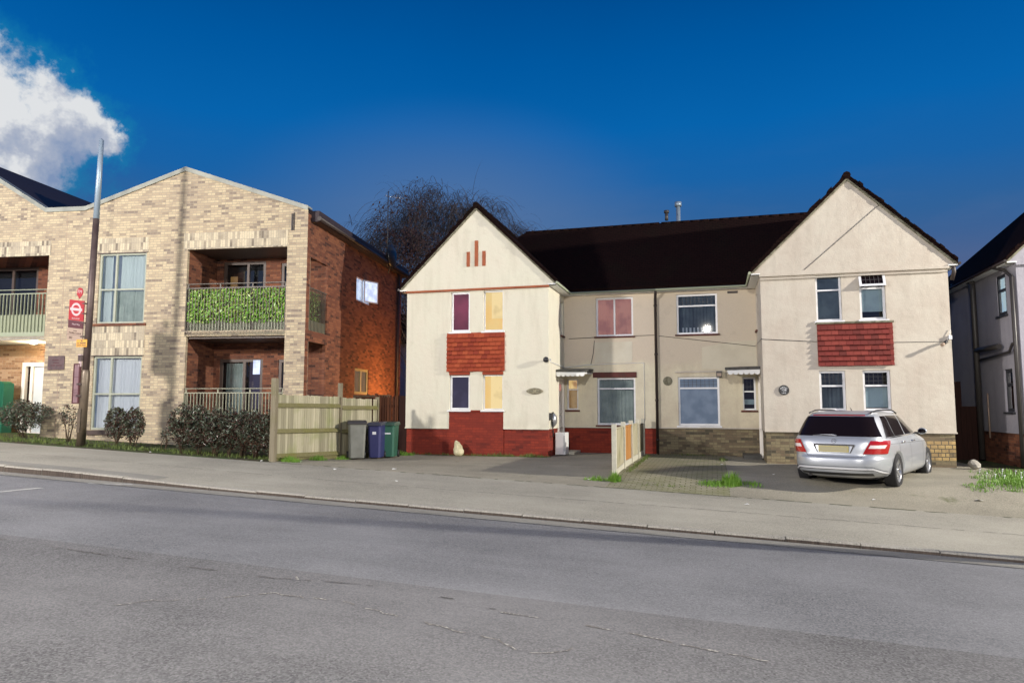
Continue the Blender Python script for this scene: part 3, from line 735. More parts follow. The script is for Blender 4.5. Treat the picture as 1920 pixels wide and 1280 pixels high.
UW1 = (1.43, 2.04, 3.66, 4.86); UW2 = (2.465, 3.085, 3.66, 4.86); LW1 = (1.41, 2.05, 1.335, 2.36); LW2 = (2.455, 3.08, 1.335, 2.36)
MU = (5.47, 6.64, 3.63, 4.86); ML = (5.49, 6.68, .865, 2.33); SM = (4.52, 4.89, 1.33, 2.31)
RS = 'white_paint'
left_w = {
 'f1': lambda p, T: window(p, T, *UW1, back='lit_magenta', sill=RS, label='upper window with a dark magenta curtain'),
 'f2': lambda p, T: window(p, T, *UW2, fw=.035, back='lit_yellow', sill=RS, blind=[('lit_yellow_cream', 2.68, 3.06, 4.04, 4.83)], label='upper window glowing yellow'),
 'f3': lambda p, T: window(p, T, *LW1, back='lit_purple', sill=RS, gl='glass_dull', label='lower window with a dark purple pane'),
 'f4': lambda p, T: window(p, T, *LW2, fw=.035, back='lit_yellow', sill=RS, blind=[('lit_yellow_cream', 2.66, 3.06, 1.36, 2.33)], label='lower window glowing yellow'),
 'm1': lambda p, T: window(p, T, *MU, mull=(6.05,), back='lit_pink', curtain=[('lit_pink', 5.5, 6.0, 3.66, 4.83), ('lit_pink', 6.08, 6.62, 3.66, 4.83)], sill='red_sill', label='upper window with glowing pink curtains'),
 'm2': lambda p, T: window(p, T, *ML, trans=(1.99,), back='lit_blue', curtain=[('curtain_grey', 5.52, 6.66, .88, 2.32)], sill='red_sill', seed=4, label='lower window with grey-green curtains'),
 'm3': lambda p, T: window(p, T, *SM, fw=.045, trans=(1.97,), back='lit_brown', blind=[('lit_amber', 4.54, 4.87, 1.99, 2.29)], sill='red_sill', label='narrow lit window beside the door'),
 'r1': lambda p, T: window(p, T, 1.72, 2.10, 3.66, 4.72, fw=.045, sill='red_sill'),
}
right_w = {
 'f1': lambda p, T: (window(p, T, *UW1, trans=(4.48,), gl='glass_dull', back='room_dark', blind=[('pale_blind', 1.46, 1.99, 3.88, 4.46)], sill='upvc', label='upper window with its small top light pushed open'), open_vent(p, T)),
 'f2': lambda p, T: window(p, T, *UW2, fw=.045, trans=(4.47,), gl='glass_dull', sill='upvc', blind=[('net_dark', 2.47, 3.08, 3.7, 4.83)], label='upper window with dark glass'),
 'f3': lambda p, T: window(p, T, *LW1, trans=(1.97,), gl='glass_dull', blind=[('pale_blind', 1.45, 2.0, 1.42, 1.94)], sill='upvc', leaded=(1.46, 2.0, 1.99, 2.31, 5, 3), label='lower window with a pale blue blind'),
 'f4': lambda p, T: window(p, T, *LW2, trans=(1.97,), gl='glass_dull', back='room_dark', sill='upvc', curtain=[('net_dark', 2.5, 3.05, 1.37, 2.33)], leaded=(2.5, 3.04, 1.99, 2.31, 5, 3), label='lower window with a leaded top light'),
 'm1': lambda p, T: window(p, T, 5.55, 6.76, 3.63, 4.86, trans=(4.5,), gl='glass_dull', back='room_dark', sill='red_sill', leaded=(5.6, 6.7, 4.53, 4.81, 9, 3), curtain=[('net_dark', 5.6, 6.72, 3.66, 4.83), ('curtain_sheer', 5.75, 6.6, 3.66, 3.85)], label='upper window with dark glass and a lamp glint'),
 'm2': lambda p, T: window(p, T, 5.55, 6.76, .865, 2.33, trans=(1.99,), back='lit_blue', gl='glass_dull', sill='upvc', leaded=(5.6, 6.7, 2.01, 2.28, 9, 3), label='lower window with a pale blue net'),
 'm3': lambda p, T: window(p, T, 4.52, 4.90, 1.33, 2.31, fw=.045, trans=(1.88,), gl='glass_dull', back='room_dark', blind=[('pale_blind', 4.56, 4.86, 1.5, 1.65)], sill='red_sill', leaded=(4.56, 4.86, 1.9, 2.27, 3, 3), label='narrow window beside the door'),
 'r1': lambda p, T: window(p, T, 1.72, 2.10, 3.66, 4.72, fw=.045, sill='red_sill'),
}
def open_vent(p, T):
    a = R(24); y0, z0 = .05, 4.87; f = MB()
    def TT(u, d, z): # hinged at the top, swung outwards
        h = z0 - z; return T(u, y0 - h * sin(a) - d * cos(a) * 0 + d * .9 - .02, z0 - h * cos(a))
    tring(f, TT, 1.43, 2.05, 4.48, 4.86, .06, 0, .04); v = f.build('vent_sash', 'upvc', p)
    g = MB(); g.quad(TT(1.49, .02, 4.54), TT(1.99, .02, 4.54), TT(1.99, .02, 4.8), TT(1.49, .02, 4.8)); g.build('pane', 'car_glass', v, recalc=False)
    l = MB()
    for i in range(1, 5): tbox(l, TT, 1.49 + i * .1 - .006, 1.49 + i * .1 + .006, .005, .015, 4.54, 4.8)
    tbox(l, TT, 1.49, 1.99, .004, .014, 4.66, 4.672); l.build('leading', 'bin_dark', v)

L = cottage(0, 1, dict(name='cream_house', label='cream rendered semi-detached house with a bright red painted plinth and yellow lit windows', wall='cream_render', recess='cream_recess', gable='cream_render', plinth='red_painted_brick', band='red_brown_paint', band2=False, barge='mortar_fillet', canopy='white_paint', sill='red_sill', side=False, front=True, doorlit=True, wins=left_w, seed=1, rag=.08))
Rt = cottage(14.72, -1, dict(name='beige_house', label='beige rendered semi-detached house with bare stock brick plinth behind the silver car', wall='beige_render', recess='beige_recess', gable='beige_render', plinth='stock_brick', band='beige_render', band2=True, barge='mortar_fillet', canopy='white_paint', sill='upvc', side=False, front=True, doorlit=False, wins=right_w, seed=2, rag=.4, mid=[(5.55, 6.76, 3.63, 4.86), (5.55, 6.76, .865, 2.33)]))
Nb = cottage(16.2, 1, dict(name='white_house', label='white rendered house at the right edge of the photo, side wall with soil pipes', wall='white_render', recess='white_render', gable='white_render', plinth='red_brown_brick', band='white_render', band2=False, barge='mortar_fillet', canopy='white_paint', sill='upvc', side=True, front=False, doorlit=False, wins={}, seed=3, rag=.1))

# left house extras
root, P, Tf, Tm, Ts, Tr = L
hung_tiles(root, P, 'red_hung_tile', 1.33, 3.13, 2.475, 3.60, 9, 1)
m = MB(); m.box(1.405, 2.055, -.03, .001, 2.365, 2.455); m.build('window_head', 'red_hung_tile', root, bevel=.005); m = MB(); m.box(2.45, 3.085, -.03, .001, 2.365, 2.455); m.build('window_head', 'red_hung_tile', root, bevel=.005)
m = MB(); m.box(5.36, 6.72, 2.215, 2.249, 2.335, 2.50); m.build('window_head', 'red_sill', root, bevel=.004)
m = MB(); m.box(1.40, 3.10, -.045, .05, 1.27, 1.325); m.build('brick_sill', 'red_painted_brick', root, bevel=.006)
for a, b_, c, d_ in ((2.20, 2.305, 5.61, 6.39), (1.945, 2.045, 5.61, 6.06), (2.44, 2.54, 5.61, 6.06)):
    m = MB(); m.box(a, b_, -.06, -.034, c, d_); m.build('gable_ornament', 'red_brown_paint', root)
m = MB(); m.box(1.18, 1.62, 3.9, 4.35, 5.7, 7.40); ch = m.build('chimney', 'red_brown_brick', root)
m = MB(); m.lathe([(.09, 7.4), (.11, 7.42), (.08, 7.46), (.075, 7.62), (.1, 7.63)], (1.40, 4.12, 0)); m.build('chimney_pot', 'red_brown_brick', ch)
# paler patch on the recessed wall
m = MB(); m.box(5.42, 6.60, 2.243, 2.25, 2.80, 3.45); m.build('pale_wall_patch', 'patch_cream', root)
for pts in ([(4.6, 3.58), (5.4, 3.60), (6.7, 3.62), (7.36, 3.63)],):
    m = MB(); m.tube([P(x, 2.24, z) for x, z in pts], .008, 5); m.build('cable', 'dark_frame', root)
m = MB(); m.tube([(4.40, -.02, 2.78), (4.46, .3, 2.72), (4.47, 2.22, 2.66), (5.2, 2.236, 2.74), (6.95, 2.236, 2.78), (6.95, 2.236, 1.0)], .012, 5); m.build('cable', 'white_paint', root)
m = MB(); m.tube([(5.42, 2.238, 3.5), (5.38, 2.238, 3.1), (5.30, 2.238, 2.75)], .008, 5); m.build('cable', 'dark_frame', root)
# shared rainwater pipe on the party line
m = MB(); m.tube([(7.36, 1.945, 4.98), (7.35, 2.05, 4.86), (7.33, 2.17, 4.72), (7.33, 2.17, -.1)], .042, 10)
for z in (4.5, 3.0, 1.6, .4): m.tube([(7.33, 2.17, z), (7.33, 2.17, z + .06)], .055, 10)
m.build('downpipe', 'gutter_brown', root)

# right house extras
root, P, Tf, Tm, Ts, Tr = Rt
hung_tiles(root, P, 'maroon_hung_tile', 1.31, 3.09, 2.49, 3.56, 8, 2)
m = MB(); m.slab([P(1.28, -.07, 3.57), P(3.12, -.07, 3.57), P(3.12, -.07, 3.62), P(1.28, -.07, 3.62)], (0, .08, 0)); m.build('mortar_fillet', 'mortar_fillet', root, bevel=.01)
m = MB(); m.tube([P(0.1, -.008, 3.05), P(1.3, -.008, 3.06)], .006, 4); m.tube([P(3.1, -.008, 3.12), P(4.45, -.008, 3.22), P(4.46, .1, 3.24), P(4.5, 2.24, 3.22), P(7.3, 2.24, 3.60)], .008, 4); m.build('cable', 'dark_frame', root)
m = MB(); m.tube([P(1.35, -.045, 6.75), P(3.35, -.045, 5.02)], .006, 4); m.build('cable', 'dark_frame', root)
m = MB(); m.slab([P(5.45, 2.22, 2.46), P(6.85, 2.22, 2.45), P(6.85, 2.22, 2.50), P(5.45, 2.22, 2.51)], (0, .03, 0)); m.build('window_head', 'beige_render', root, bevel=.008)
m = MB(); m.slab([P(4.95, 2.235, 4.83), P(5.25, 2.235, 4.83), P(5.25, 2.235, 4.90), P(4.95, 2.235, 4.90)], (0, .02, 0)); m.build('air_brick', 'gutter_brown', root)
m = MB(); m.tube([P(7.78 - 1.0, 5.6, 7.0), P(7.78 - 1.0, 5.6, 8.55)], .075, 12); m.tube([P(6.78, 5.6, 8.56), P(6.78, 5.6, 8.72)], .12, 12); m.build('flue', 'pale_blue_metal', root)
m = MB(); m.tube([P(7.15, 4.9, 7.9), P(7.15, 4.9, 8.16)], .06, 10); m.tube([P(7.15, 4.9, 8.165), P(7.15, 4.9, 8.25)], .09, 10); m.build('roof_vent', 'dark_metal', root)
m = MB(); m.tube([P(-.12, -.03, 5.0), P(-.14, .0, 4.8), P(-.1, .06, 4.6)], .05, 8); m.build('downpipe', 'gutter_brown', root)
m = MB()   # damp stain cup where an old pipe left the wall
m.lathe([(.01, 0), (.13, .0), (.14, -.012)], P(7.06, 2.245, 2.21), axis='y', n=14); m.build('render_patch', 'mortar_fillet', root)

m = MB(); m.slab([P(4.47, 2.243, 2.52), P(6.05, 2.243, 2.56), P(6.02, 2.243, 3.22), P(5.3, 2.243, 3.36), P(4.47, 2.243, 3.4)], (0, .006, 0)); m.build('pale_wall_patch', 'patch_beige', root)  # flat area slightly paler than the recessed wall
m = MB(); m.slab([P(.03, .022, .12), P(1.05, .022, .12), P(1.02, .022, .5), P(.8, .022, .56), P(.5, .022, .6), P(.03, .022, .62)], (0, .006, 0)); m.build('exposed_brick', 'ochre_brick', root)
# neighbour pipes
root, P, Tf, Tm, Ts, Tr = Nb
m = MB(); m.tube([(-.12, 2.7, 4.95), (-.13, 2.62, 4.7), (-.13, 2.6, .0)], .075, 10); m.tube([(-.13, 2.6, 3.0), (-.12, 1.0, 2.98)], .07, 10); m.tube([(-.13, 2.6, 4.9), (-.14, 3.1, 5.02), (-.16, 4.2, 5.08)], .06, 8); m.build('soil_pipe', 'dark_metal', root)
m = MB(); m.tube([(-.09, 2.5, 2.72), (-.09, .45, 2.80), (-.09, .25, 2.98), (-.09, .05, 3.0)], .035, 8); m.build('waste_pipe', 'dark_metal', root)
m = MB(); m.tube([(-.24, .72, 4.98), (-.10, .45, 4.86), (-.09, .06, 4.62), (-.09, .05, .0)], .045, 8); m.build('downpipe', 'dark_metal', root)
m = MB(); m.tube([(-.05, 2.2, .6), (-.05, 2.2, 1.8)], .022, 6); m.build('waste_pipe', 'sign_tan', root)
#@@PART3
# ------------------------------------------------------------------ brick flats on the left (own axes: x along the front from the corner, y inward)
FL = thing('brick_flats', 'pale buff brick block of flats with zigzag gables, recessed balconies and a red-brown brick side', 'building', (-2.162, -2.174, 0), R(7.88))
FF = lambda u, d, z: (u, d, z)            # front
FS = lambda u, d, z: (-d, u, z)           # side wall facing the houses (u = y)
FB = lambda u, d, z: (u, 1.6 + d, z)      # back of the recesses
XL = -14.5
prof = [(XL, 8.05), (-12.05, 9.60), (-8.45, 7.42), (-7.12, 7.42), (-3.875, 8.50), (0, 7.16)]
def topz(x):
    for (a, za), (b, zb) in zip(prof, prof[1:]):
        if a <= x <= b: return za + (zb - za) * (x - a) / (b - a)
ZF = 7.0
UW = (-6.58, -5.03, 3.87, 6.0); LW = (-6.60, -5.02, .74, 2.91)
bal = (-3.72, -.61, 3.62, 6.04); ter = (-3.66, -.61, -.35, 3.46)
balL = (XL + .8, -8.27, 3.60, 6.0); entL = (XL + .8, -8.22, -.2, 3.42)
w = MB()
wall(w, FF, XL, 0, -.6, ZF, [UW, LW, bal, ter, balL, entL], rev=.10)
w.add([(x, 0, z) for x, z in [(XL, ZF), (0, ZF)] + prof[::-1]], [tuple(range(2 + len(prof)))])
w.box(-.61, -.002, .003, .24, -.6, 6.04)
w.build('front_wall', 'buff_brick', FL)
# soldier course panels, a few mm proud
for a, b_, c, d_ in ((-3.85, -.60, 6.045, 6.52), (-6.66, -4.98, 6.01, 6.45), (-6.68, -4.98, 2.93, 3.80), (XL + .6, -8.22, 6.005, 6.44)):
    m = MB(); m.box(a, b_, -.012, -.001, c, d_); m.box(a - .006, b_ + .006, -.006, -.0005, c - .01, d_ + .012); m.build('soldier_course', 'buff_soldier', FL)
for a, b_, z in ((-6.7, -4.95, 3.80), ):
    m = MB(); m.box(a, b_, -.05, .08, z, z + .075); m.build('brick_sill', 'red_brown_brick', FL, bevel=.005)
m = MB(); m.box(-6.64, -4.99, -.03, .09, 5.985, 6.008); m.build('lintel', 'bronze_frame', FL); m = MB(); m.box(-6.66, -4.98, -.03, .09, 2.905, 2.928); m.build('lintel', 'bronze_frame', FL); m = MB(); m.box(-6.7, -4.97, -.05, .08, .60, .735); m.build('window_sill', 'bronze_frame', FL)
# side wall
ops = [(.22, 1.52, 3.62, 5.75), (.22, 1.48, -.3, 3.30), (4.0, 5.38, 5.06, 5.90), (4.0, 5.38, 1.85, 2.74)]
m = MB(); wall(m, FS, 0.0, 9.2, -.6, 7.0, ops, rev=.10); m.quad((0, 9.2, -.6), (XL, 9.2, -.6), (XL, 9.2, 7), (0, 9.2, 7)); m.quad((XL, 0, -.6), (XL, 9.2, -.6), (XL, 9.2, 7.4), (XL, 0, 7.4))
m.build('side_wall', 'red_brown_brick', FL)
# recess behind the balcony and the terrace: cheeks, back wall, ceilings
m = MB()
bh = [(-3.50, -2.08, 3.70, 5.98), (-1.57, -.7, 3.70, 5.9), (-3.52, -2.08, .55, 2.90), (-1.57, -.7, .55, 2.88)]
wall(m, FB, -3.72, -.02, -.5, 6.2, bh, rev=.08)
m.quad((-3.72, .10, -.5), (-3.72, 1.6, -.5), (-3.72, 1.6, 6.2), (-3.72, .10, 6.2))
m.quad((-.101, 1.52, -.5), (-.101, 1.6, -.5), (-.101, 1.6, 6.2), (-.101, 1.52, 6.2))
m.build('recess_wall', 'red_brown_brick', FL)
m = MB(); m.box(-3.8, -.05, .12, 1.62, 6.06, 6.12); m.build('recess_ceiling', 'bronze_frame', FL); m = MB(); m.box(-3.71, -.25, .11, 1.6, 3.40, 3.46); m.build('recess_ceiling', 'bronze_frame', FL)
for (a, b_, c, d_), bk in zip(bh, ('room_dark', 'room_dark', 'room_dark', 'room_dark')):
    up = c > 3
    bl = [('lit_brown', a + .18, a + .42, c + .1, d_ - .45)] if (up and a < -3) else ([('lit_purple', a + .95, b_ - .08, c + .8, d_ - .1)] if a < -3 else None)
    f = window(FL, FB, a, b_, c, d_, frame='bronze_frame', fw=.09, mull=((a + .82,) if b_ - a > 1.2 else ()), back='room_dark', gl='glass_dull', curtain=[('curtain_grey', a + .15, a + .75, c + .1, d_ - .12)] if not up and a < -3 else None, blind=bl, name='balcony_door' if a < -3 else 'window', d=.03)
m = MB(); m.box(-2.40, -2.17, 1.606, 1.612, 2.42, 2.86); m.build('lamp_panel', 'lit_white', FL)
# balcony slab, upstand and railings
def railing(x0, x1, z0, z1, y, m, gap=.095, up=None):
    mb = MB(); n = int((x1 - x0) / gap)
    for i in range(n + 1):
        x = x0 + (x1 - x0) * i / n; mb.box(x - .0065, x + .0065, y - .03, y + .02, z0, z1)
    mb.box(x0, x1, y - .022, y + .018, z1 + .001, z1 + .03); 
    for k in range(4):
        x = x0 + .02 + (x1 - x0 - .04) * k / 3; mb.box(x - .018, x + .018, y + .022, y + .05, z0 - .02, z1 + .13)
    mb.box(x0, x1, y - .015, y + .045, z1 + .131, z1 + .15)
    return mb.build('railing', m, FL)
m = MB(); m.box(-3.715, -.615, .0, .10, 3.47, 3.58); m.box(-3.715, -.615, .07, .10, 3.581, 3.93); m.box(-3.71, -.12, .101, 1.59, 3.47, 3.615); m.box(-.12, -.04, .3, 1.5, 3.4705, 3.93); m.build('balcony_floor', 'balcony_paint', FL)
railing(-3.70, -.63, 3.50, 4.86, .03, 'baluster_paint')
railing(-3.64, -.63, .45, 1.80, .03, 'baluster_light', gap=.10)
m = MB()
for i in range(12): m.box(-.03, -.01, .30 + i * .1, .318 + i * .1, 3.55, 4.85)
m.box(-.04, .0, .24, 1.5, 4.85, 4.88); m.build('railing', 'baluster_paint', FL)
m = MB(); m.box(XL + .8, -8.275, .0, 1.6, 3.43, 3.53); m.build('balcony_floor', 'white_soffit', FL)
m = MB(); m.box(XL + .8, -8.275, -.004, .06, 3.535, 3.66); m.box(XL + .8, -8.275, .065, .085, 3.661, 4.2); m.build('balcony_upstand', 'balcony_paint', FL)
railing(XL + .85, -8.29, 3.56, 4.82, .03, 'balcony_paint', gap=.12)
# left balcony recess and the entrance below
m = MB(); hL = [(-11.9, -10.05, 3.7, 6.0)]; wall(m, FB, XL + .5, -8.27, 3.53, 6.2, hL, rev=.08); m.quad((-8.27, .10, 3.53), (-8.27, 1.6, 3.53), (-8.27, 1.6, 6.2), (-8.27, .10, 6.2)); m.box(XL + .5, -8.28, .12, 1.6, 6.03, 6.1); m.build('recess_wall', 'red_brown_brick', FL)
window(FL, FB, -11.9, -10.05, 3.7, 6.0, frame='bronze_frame', fw=.09, mull=(-11.0,), gl='glass_dull', name='balcony_door', d=.03)
m = MB(); wall(m, FB, XL + .5, -8.22, -.5, 3.42, [(-10.42, -8.9, .45, 2.86)], rev=.1); m.quad((-8.22, .10, -.5), (-8.22, 1.6, -.5), (-8.22, 1.6, 3.42), (-8.22, .10, 3.42)); m.build('recess_wall', 'entry_brick', FL)
m = MB(); tring(m, FB, -10.41, -8.91, .46, 2.85, .13, -.02, .1); tbox(m, FB, -10.12, -10.02, .0, .09, .5, 2.72); df = m.build('door_frame', 'door_white', FL, bevel=.004)
m = MB(); tbox(m, FB, -10.0, -9.06, .04, .09, .5, 2.70)
for i in range(6): tbox(m, FB, -9.88 + i * .13, -9.82 + i * .13, .028, .045, .6, 1.6)
d_ = m.build('door', 'curtain_white', FL, bevel=.004)
m = MB(); m.box(XL + .8, -8.3, -.3, 1.7, .28, .42); m.build('doorstep', 'white_soffit', FL)
m = MB(); m.lathe([(.01, 0), (.10, 0), (.09, -.05), (.03, -.06)], (-9.3, .75, 3.42)); m.build('ceiling_lamp', 'lamp_white', FL)
# front windows
ck = ('curtain_sheer',)
window(FL, FF, *UW, frame='sage_frame', fw=.06, mull=(-6.03,), trans=(4.90,), back='lit_blue', gl='glass', curtain=[('curtain_white', -6.54, -6.25, 3.9, 5.95), ('curtain_white', -5.95, -5.1, 4.95, 5.95), ('curtain_grey', -6.2, -5.1, 3.9, 4.86)], seed=11, d=.04, label='upper window with bunched white curtains')
window(FL, FF, *LW, frame='sage_frame', fw=.06, mull=(-6.03,), trans=(1.79,), back='lit_blue', gl='glass', curtain=[('curtain_sheer', -6.52, -5.1, .8, 2.86)], seed=12, d=.04, label='ground floor window with sheer curtains')
def open_casement(par):
    a = R(28); f = MB(); TT = lambda u, d, z: (.015 + (u - 4.7) * 0 + sin(a) * (u - 4.7) + d * .3, 4.7 + cos(a) * (u - 4.7), z)
    tring(f, TT, 4.7, 5.36, 5.10, 5.88, .05, 0, .03); v = f.build('open_sash', 'upvc', par)
    g = MB(); g.quad(TT(4.74, .03, 5.14), TT(5.32, .03, 5.14), TT(5.32, .03, 5.84), TT(4.74, .03, 5.84)); g.build('pane', 'lit_white', v, recalc=False)
wn = window(FL, FS, 4.0, 5.38, 5.06, 5.90, frame='upvc', fw=.05, mull=(4.68,), back='lit_white', gl='glass', d=.03, label='brightly lit white window with a casement open')
open_casement(wn)
window(FL, FS, 4.0, 5.38, 1.85, 2.74, frame='pale_timber', fw=.09, mull=(4.68,), back='lit_brown', gl='glass_dull', d=.03)
# roofs behind the parapet, coping, gutter, pipes
m = MB()
for (a, za), (b_, zb) in zip(prof, prof[1:]):
    m.slab([(a, .25, za - .10), (b_, .25, zb - .10), (b_, 9.35, zb - .10), (a, 9.35, za - .10)], (0, 0, .09))
m.slab([(-.2, .22, 6.80), (.24, .22, 6.80), (.24, 9.4, 6.80), (-.2, 9.4, 6.80)], (0, 0, .32))
m.build('roof', 'slate', FL)
m = MB()
for (a, za), (b_, zb) in zip(prof, prof[1:]):
    m.slab([(a, -.05, za), (b_, -.05, zb), (b_, .26, zb), (a, .26, za)], (0, 0, .05))
    m.slab([(a, -.055, za - .085), (b_, -.055, zb - .085), (b_, -.055, zb + .0), (a, -.055, za + .0)], (0, .02, 0))
m.build('coping', 'coping', FL)
m = MB(); m.tube([(.30, .1, 6.86), (.30, 9.45, 6.86)], .07, 8); m.build('gutter', 'gutter_brown', FL); m = MB(); m.tube([(.12, 8.45, 6.75), (.10, 8.45, -.3)], .06, 8); m.build('downpipe', 'gutter_brown', FL)
m = MB(); m.box(-.50, -.46, -.03, .0, 6.50, 7.0); m.box(-.43, -.41, -.03, .0, 6.50, 7.02); m.build('weep_slot', 'gutter_brown', FL)
m = MB(); m.box(-7.73, -7.715, -.004, .0, .3, 7.36); m.build('movement_joint', 'sign_tan', FL)
def tree_ivy():
    mb = MB(); rr = random.Random(3)
    def leaf(c, s_, nrm):
        a = Vector((rr.uniform(-1, 1), rr.uniform(-.3, .3), rr.uniform(-1, 1))).normalized(); n = (Vector(nrm) + Vector((rr.uniform(-.6, .6), rr.uniform(-.6, .6), rr.uniform(-.5, .8)))).normalized()
        b = n.cross(a).normalized(); a = b.cross(n); c = Vector(c)
        mb.add([c - a * s_, c - b * s_ * .55 + a * s_ * .1, c + a * s_, c + b * s_ * .55 + a * s_ * .1], [(0, 1, 2, 3)])
    for i in range(3600):
        x = rr.uniform(-3.66, -.66); z = 3.78 + (4.84 - 3.78) * rr.random() ** .8
        lo = 3.86 + .10 * mnoise.noise(Vector((x * 2.5, 0, 1)))
        if z < lo: continue
        leaf((x, rr.uniform(.012, .11) - (.04 if rr.random() < .12 else 0), z), rr.uniform(.035, .065), (0, -1, .45))
    for i in range(500):
        y = rr.uniform(.3, 1.2); z = 3.9 + .9 * rr.random()
        leaf((rr.uniform(-.2, -.05), y, z), rr.uniform(.028, .05), (1, 0, .3))
    o = mb.build('artificial_hedge', 'ivy_leaf', None, recalc=False); o.location = FL.location; o.rotation_euler = FL.rotation_euler
    return tag(o, 'bright green leafy screening tied behind the upper balcony railing', 'hedge screening')
tree_ivy()
def fl_w(x, y, z):
    v = Matrix.Rotation(R(7.88), 3, 'Z') @ Vector((x, y, z)); return (v.x - 2.162, v.y - 2.174, v.z)
o = thing('wall_plaque', 'dark brown rectangular plaque on the buff brick wall left of the lamp post', 'plaque', fl_w(-7.80, -.015, 2.72), R(7.88))
m = MB(); m.box(-.27, .27, -.02, .0, -.21, .21); m.build('board', 'plaque_brown', o, bevel=.004)
m = MB()
for a, b_, z in ((-.12, .08, .08), (-.08, .1, .0), (-.17, -.02, -.08), (.02, .2, -.08)): m.box(a, b_, -.023, -.019, z - .012, z + .012)
m.build('lettering', 'sign_maroon', o)
# satellite dish and aerial on the side eaves
o = thing('satellite_dish', 'dark satellite dish seen from behind on the eaves of the brick flats', 'satellite dish', fl_w(.28, 6.75, 6.85), R(7.88))
m = MB(); m.lathe([(.0, .12), (.2, .10), (.38, .03), (.46, -.05), (.45, -.07), (.36, .005), (.2, .07), (.01, .09)], (.12, 0, .28), axis='x', n=28); m.build('dish', 'black_plastic', o, smooth=True)
m = MB(); m.tube([(-.05, 0, -.35), (0.02, 0, .1), (.22, 0, .28)], .025, 8); m.tube([(.12, 0, -.16), (.5, 0, .1)], .012, 6); m.build('bracket', 'dark_metal', o)
o = thing('tv_aerial', 'thin rooftop television aerial mast above the satellite dish', 'aerial', fl_w(.25, 6.5, 6.7), R(7.88))
m = MB(); m.tube([(0, 0, 0), (0, 0, 2.9)], .018, 6); m.build('mast', 'dark_metal', o)
m = MB(); m.tube([(-.1, 0, 2.75), (.55, .2, 2.68)], .012, 5)
for k in range(6): m.tube([(-.05 + k * .11, -.13, 2.745 - k * .012), (-.05 + k * .11, .17, 2.745 - k * .012)], .007, 4)
m.build('element', 'alloy', o)
lamp('terrace_entrance_light', fl_w(-9.3, .75, 3.30), 90, (1, .80, .52), .1)
lamp('side_wall_light', fl_w(1.7, 6.4, 1.6), 380, (1, .48, .15), .15)
#@@PART4
# ------------------------------------------------------------------ lamp post and bus stop
bx, by = -6.55, -5.35; bz = zg(bx, by)
o = thing('lamp_post', 'tall dark brown street lamp column rising from the back of the pavement', 'lamp post', (bx, by, bz), 0); o.rotation_euler = (0, R(.9), 0)
m = MB(); m.lathe([(.104, -.1), (.104, 1.85), (.09, 1.93), (.085, 1.94)], (0, 0, 0)); m.build('base_column', 'post_base', o)
m = MB(); m.lathe([(.085, 1.90), (.075, 5.9)], (0, 0, 0)); m.build('column', 'post_brown', o)
m = MB(); m.lathe([(.0745, 5.9), (.058, 8.02), (.02, 8.05)], (0, 0, 0)); m.build('upper_column', 'pale_blue_metal', o)  # sky haze over the upper column, painted in as a paler blue
m = MB(); m.box(-.05, .05, -.120, -.112, .35, .95); m.build('access_door', 'post_base', o, bevel=.003)
# bus stop flag, swung out on brackets from the column
fz = 2.85
rz = R(2)
o = thing('bus_stop_flag', 'red bus stop flag with ring and bar symbol on the lamp post', 'bus stop sign', (bx - .03, by - .10, bz + fz), R(-2))
X0f, X1f = -.50, -.0
sk = lambda mb: mb.xf(lambda v: Vector((v.x, v.y, v.z - .13 * (v.x - X0f))))
m = sk(MB().box(X0f, X1f, -.012, .012, .40, .93)); m.build('red_panel', 'sign_red', o)
m = sk(MB().box(X0f, X1f, -.0125, .0125, .20, .395)); m.build('stop_name_panel', 'sign_maroon', o)
m = sk(MB().box(X0f - .012, X1f, -.013, .013, -.13, .195)); m.build('route_panel', 'sign_tan', o)
m = MB(); cxr = (X0f + X1f) / 2; zc = .69
pts = []
for k in range(40):
    q = 2 * pi * k / 40; pts += [(cxr + .17 * cos(q), -.0155, zc + .17 * sin(q)), (cxr + .115 * cos(q), -.0155, zc + .115 * sin(q))]
m.add(pts, [(2 * k, 2 * ((k + 1) % 40), 2 * ((k + 1) % 40) + 1, 2 * k + 1) for k in range(40)]); m.box(cxr - .205, cxr + .205, -.0185, -.014, zc - .034, zc + .034); sk(m); m.build('roundel', 'sign_pink', o, recalc=False)
fr_ = (R(90), 0, 0)
for body, sz, mm, x, z in (('BUS STOP', .06, 'sign_pink', cxr, .45), ('Mead Way', .062, 'sign_pink', cxr + .02, .30), ('towards', .035, 'sign_ink', cxr, .135), ('Finchley Central', .062, 'sign_ink', cxr, .075), ('382', .085, 'sign_ink', X0f + .11, -.055)):
    text_mesh(body, sz, mm, o, (x, -.016, z - .13 * (x - X0f)), (R(90), R(7.4), 0))
m = sk(MB().box(X0f, X1f, -.0145, -.013, .02, .028)); m.build('divider', 'sign_ink', o)
m = MB()
for z in (.86, .60, .36, .0): m.box(-.06, .04, -.02, .05, z - .13 * .45 - .015, z - .13 * .45 + .015)
m.build('bracket', 'post_brown', o)
o2 = MB(); cxx, czz = -.16, 1.10
pts = [(cxx + .105 * cos(q), -.012, czz + .12 * sin(q)) for q in [R(-60) + R(300) * k / 22 for k in range(23)]] + [(cxx - .02, -.012, czz - .175)]
o2.slab(pts, (0, .012, 0)); fm = o2.build('stop_letter_disc', 'sign_red', o)
text_mesh('FM', .125, 'sign_pink', fm, (cxx, -.0145, czz + .01), (R(90), R(7), 0))
o = thing('yellow_notice', 'small yellow notice clamped to the lamp post under the bus stop flag', 'sign', (bx + .04, by - .115, bz + 2.62), R(10))
m = MB(); m.box(-.20, .095, -.012, .0, -.10, .10); m.build('plate', 'sign_yellow', o, bevel=.006)
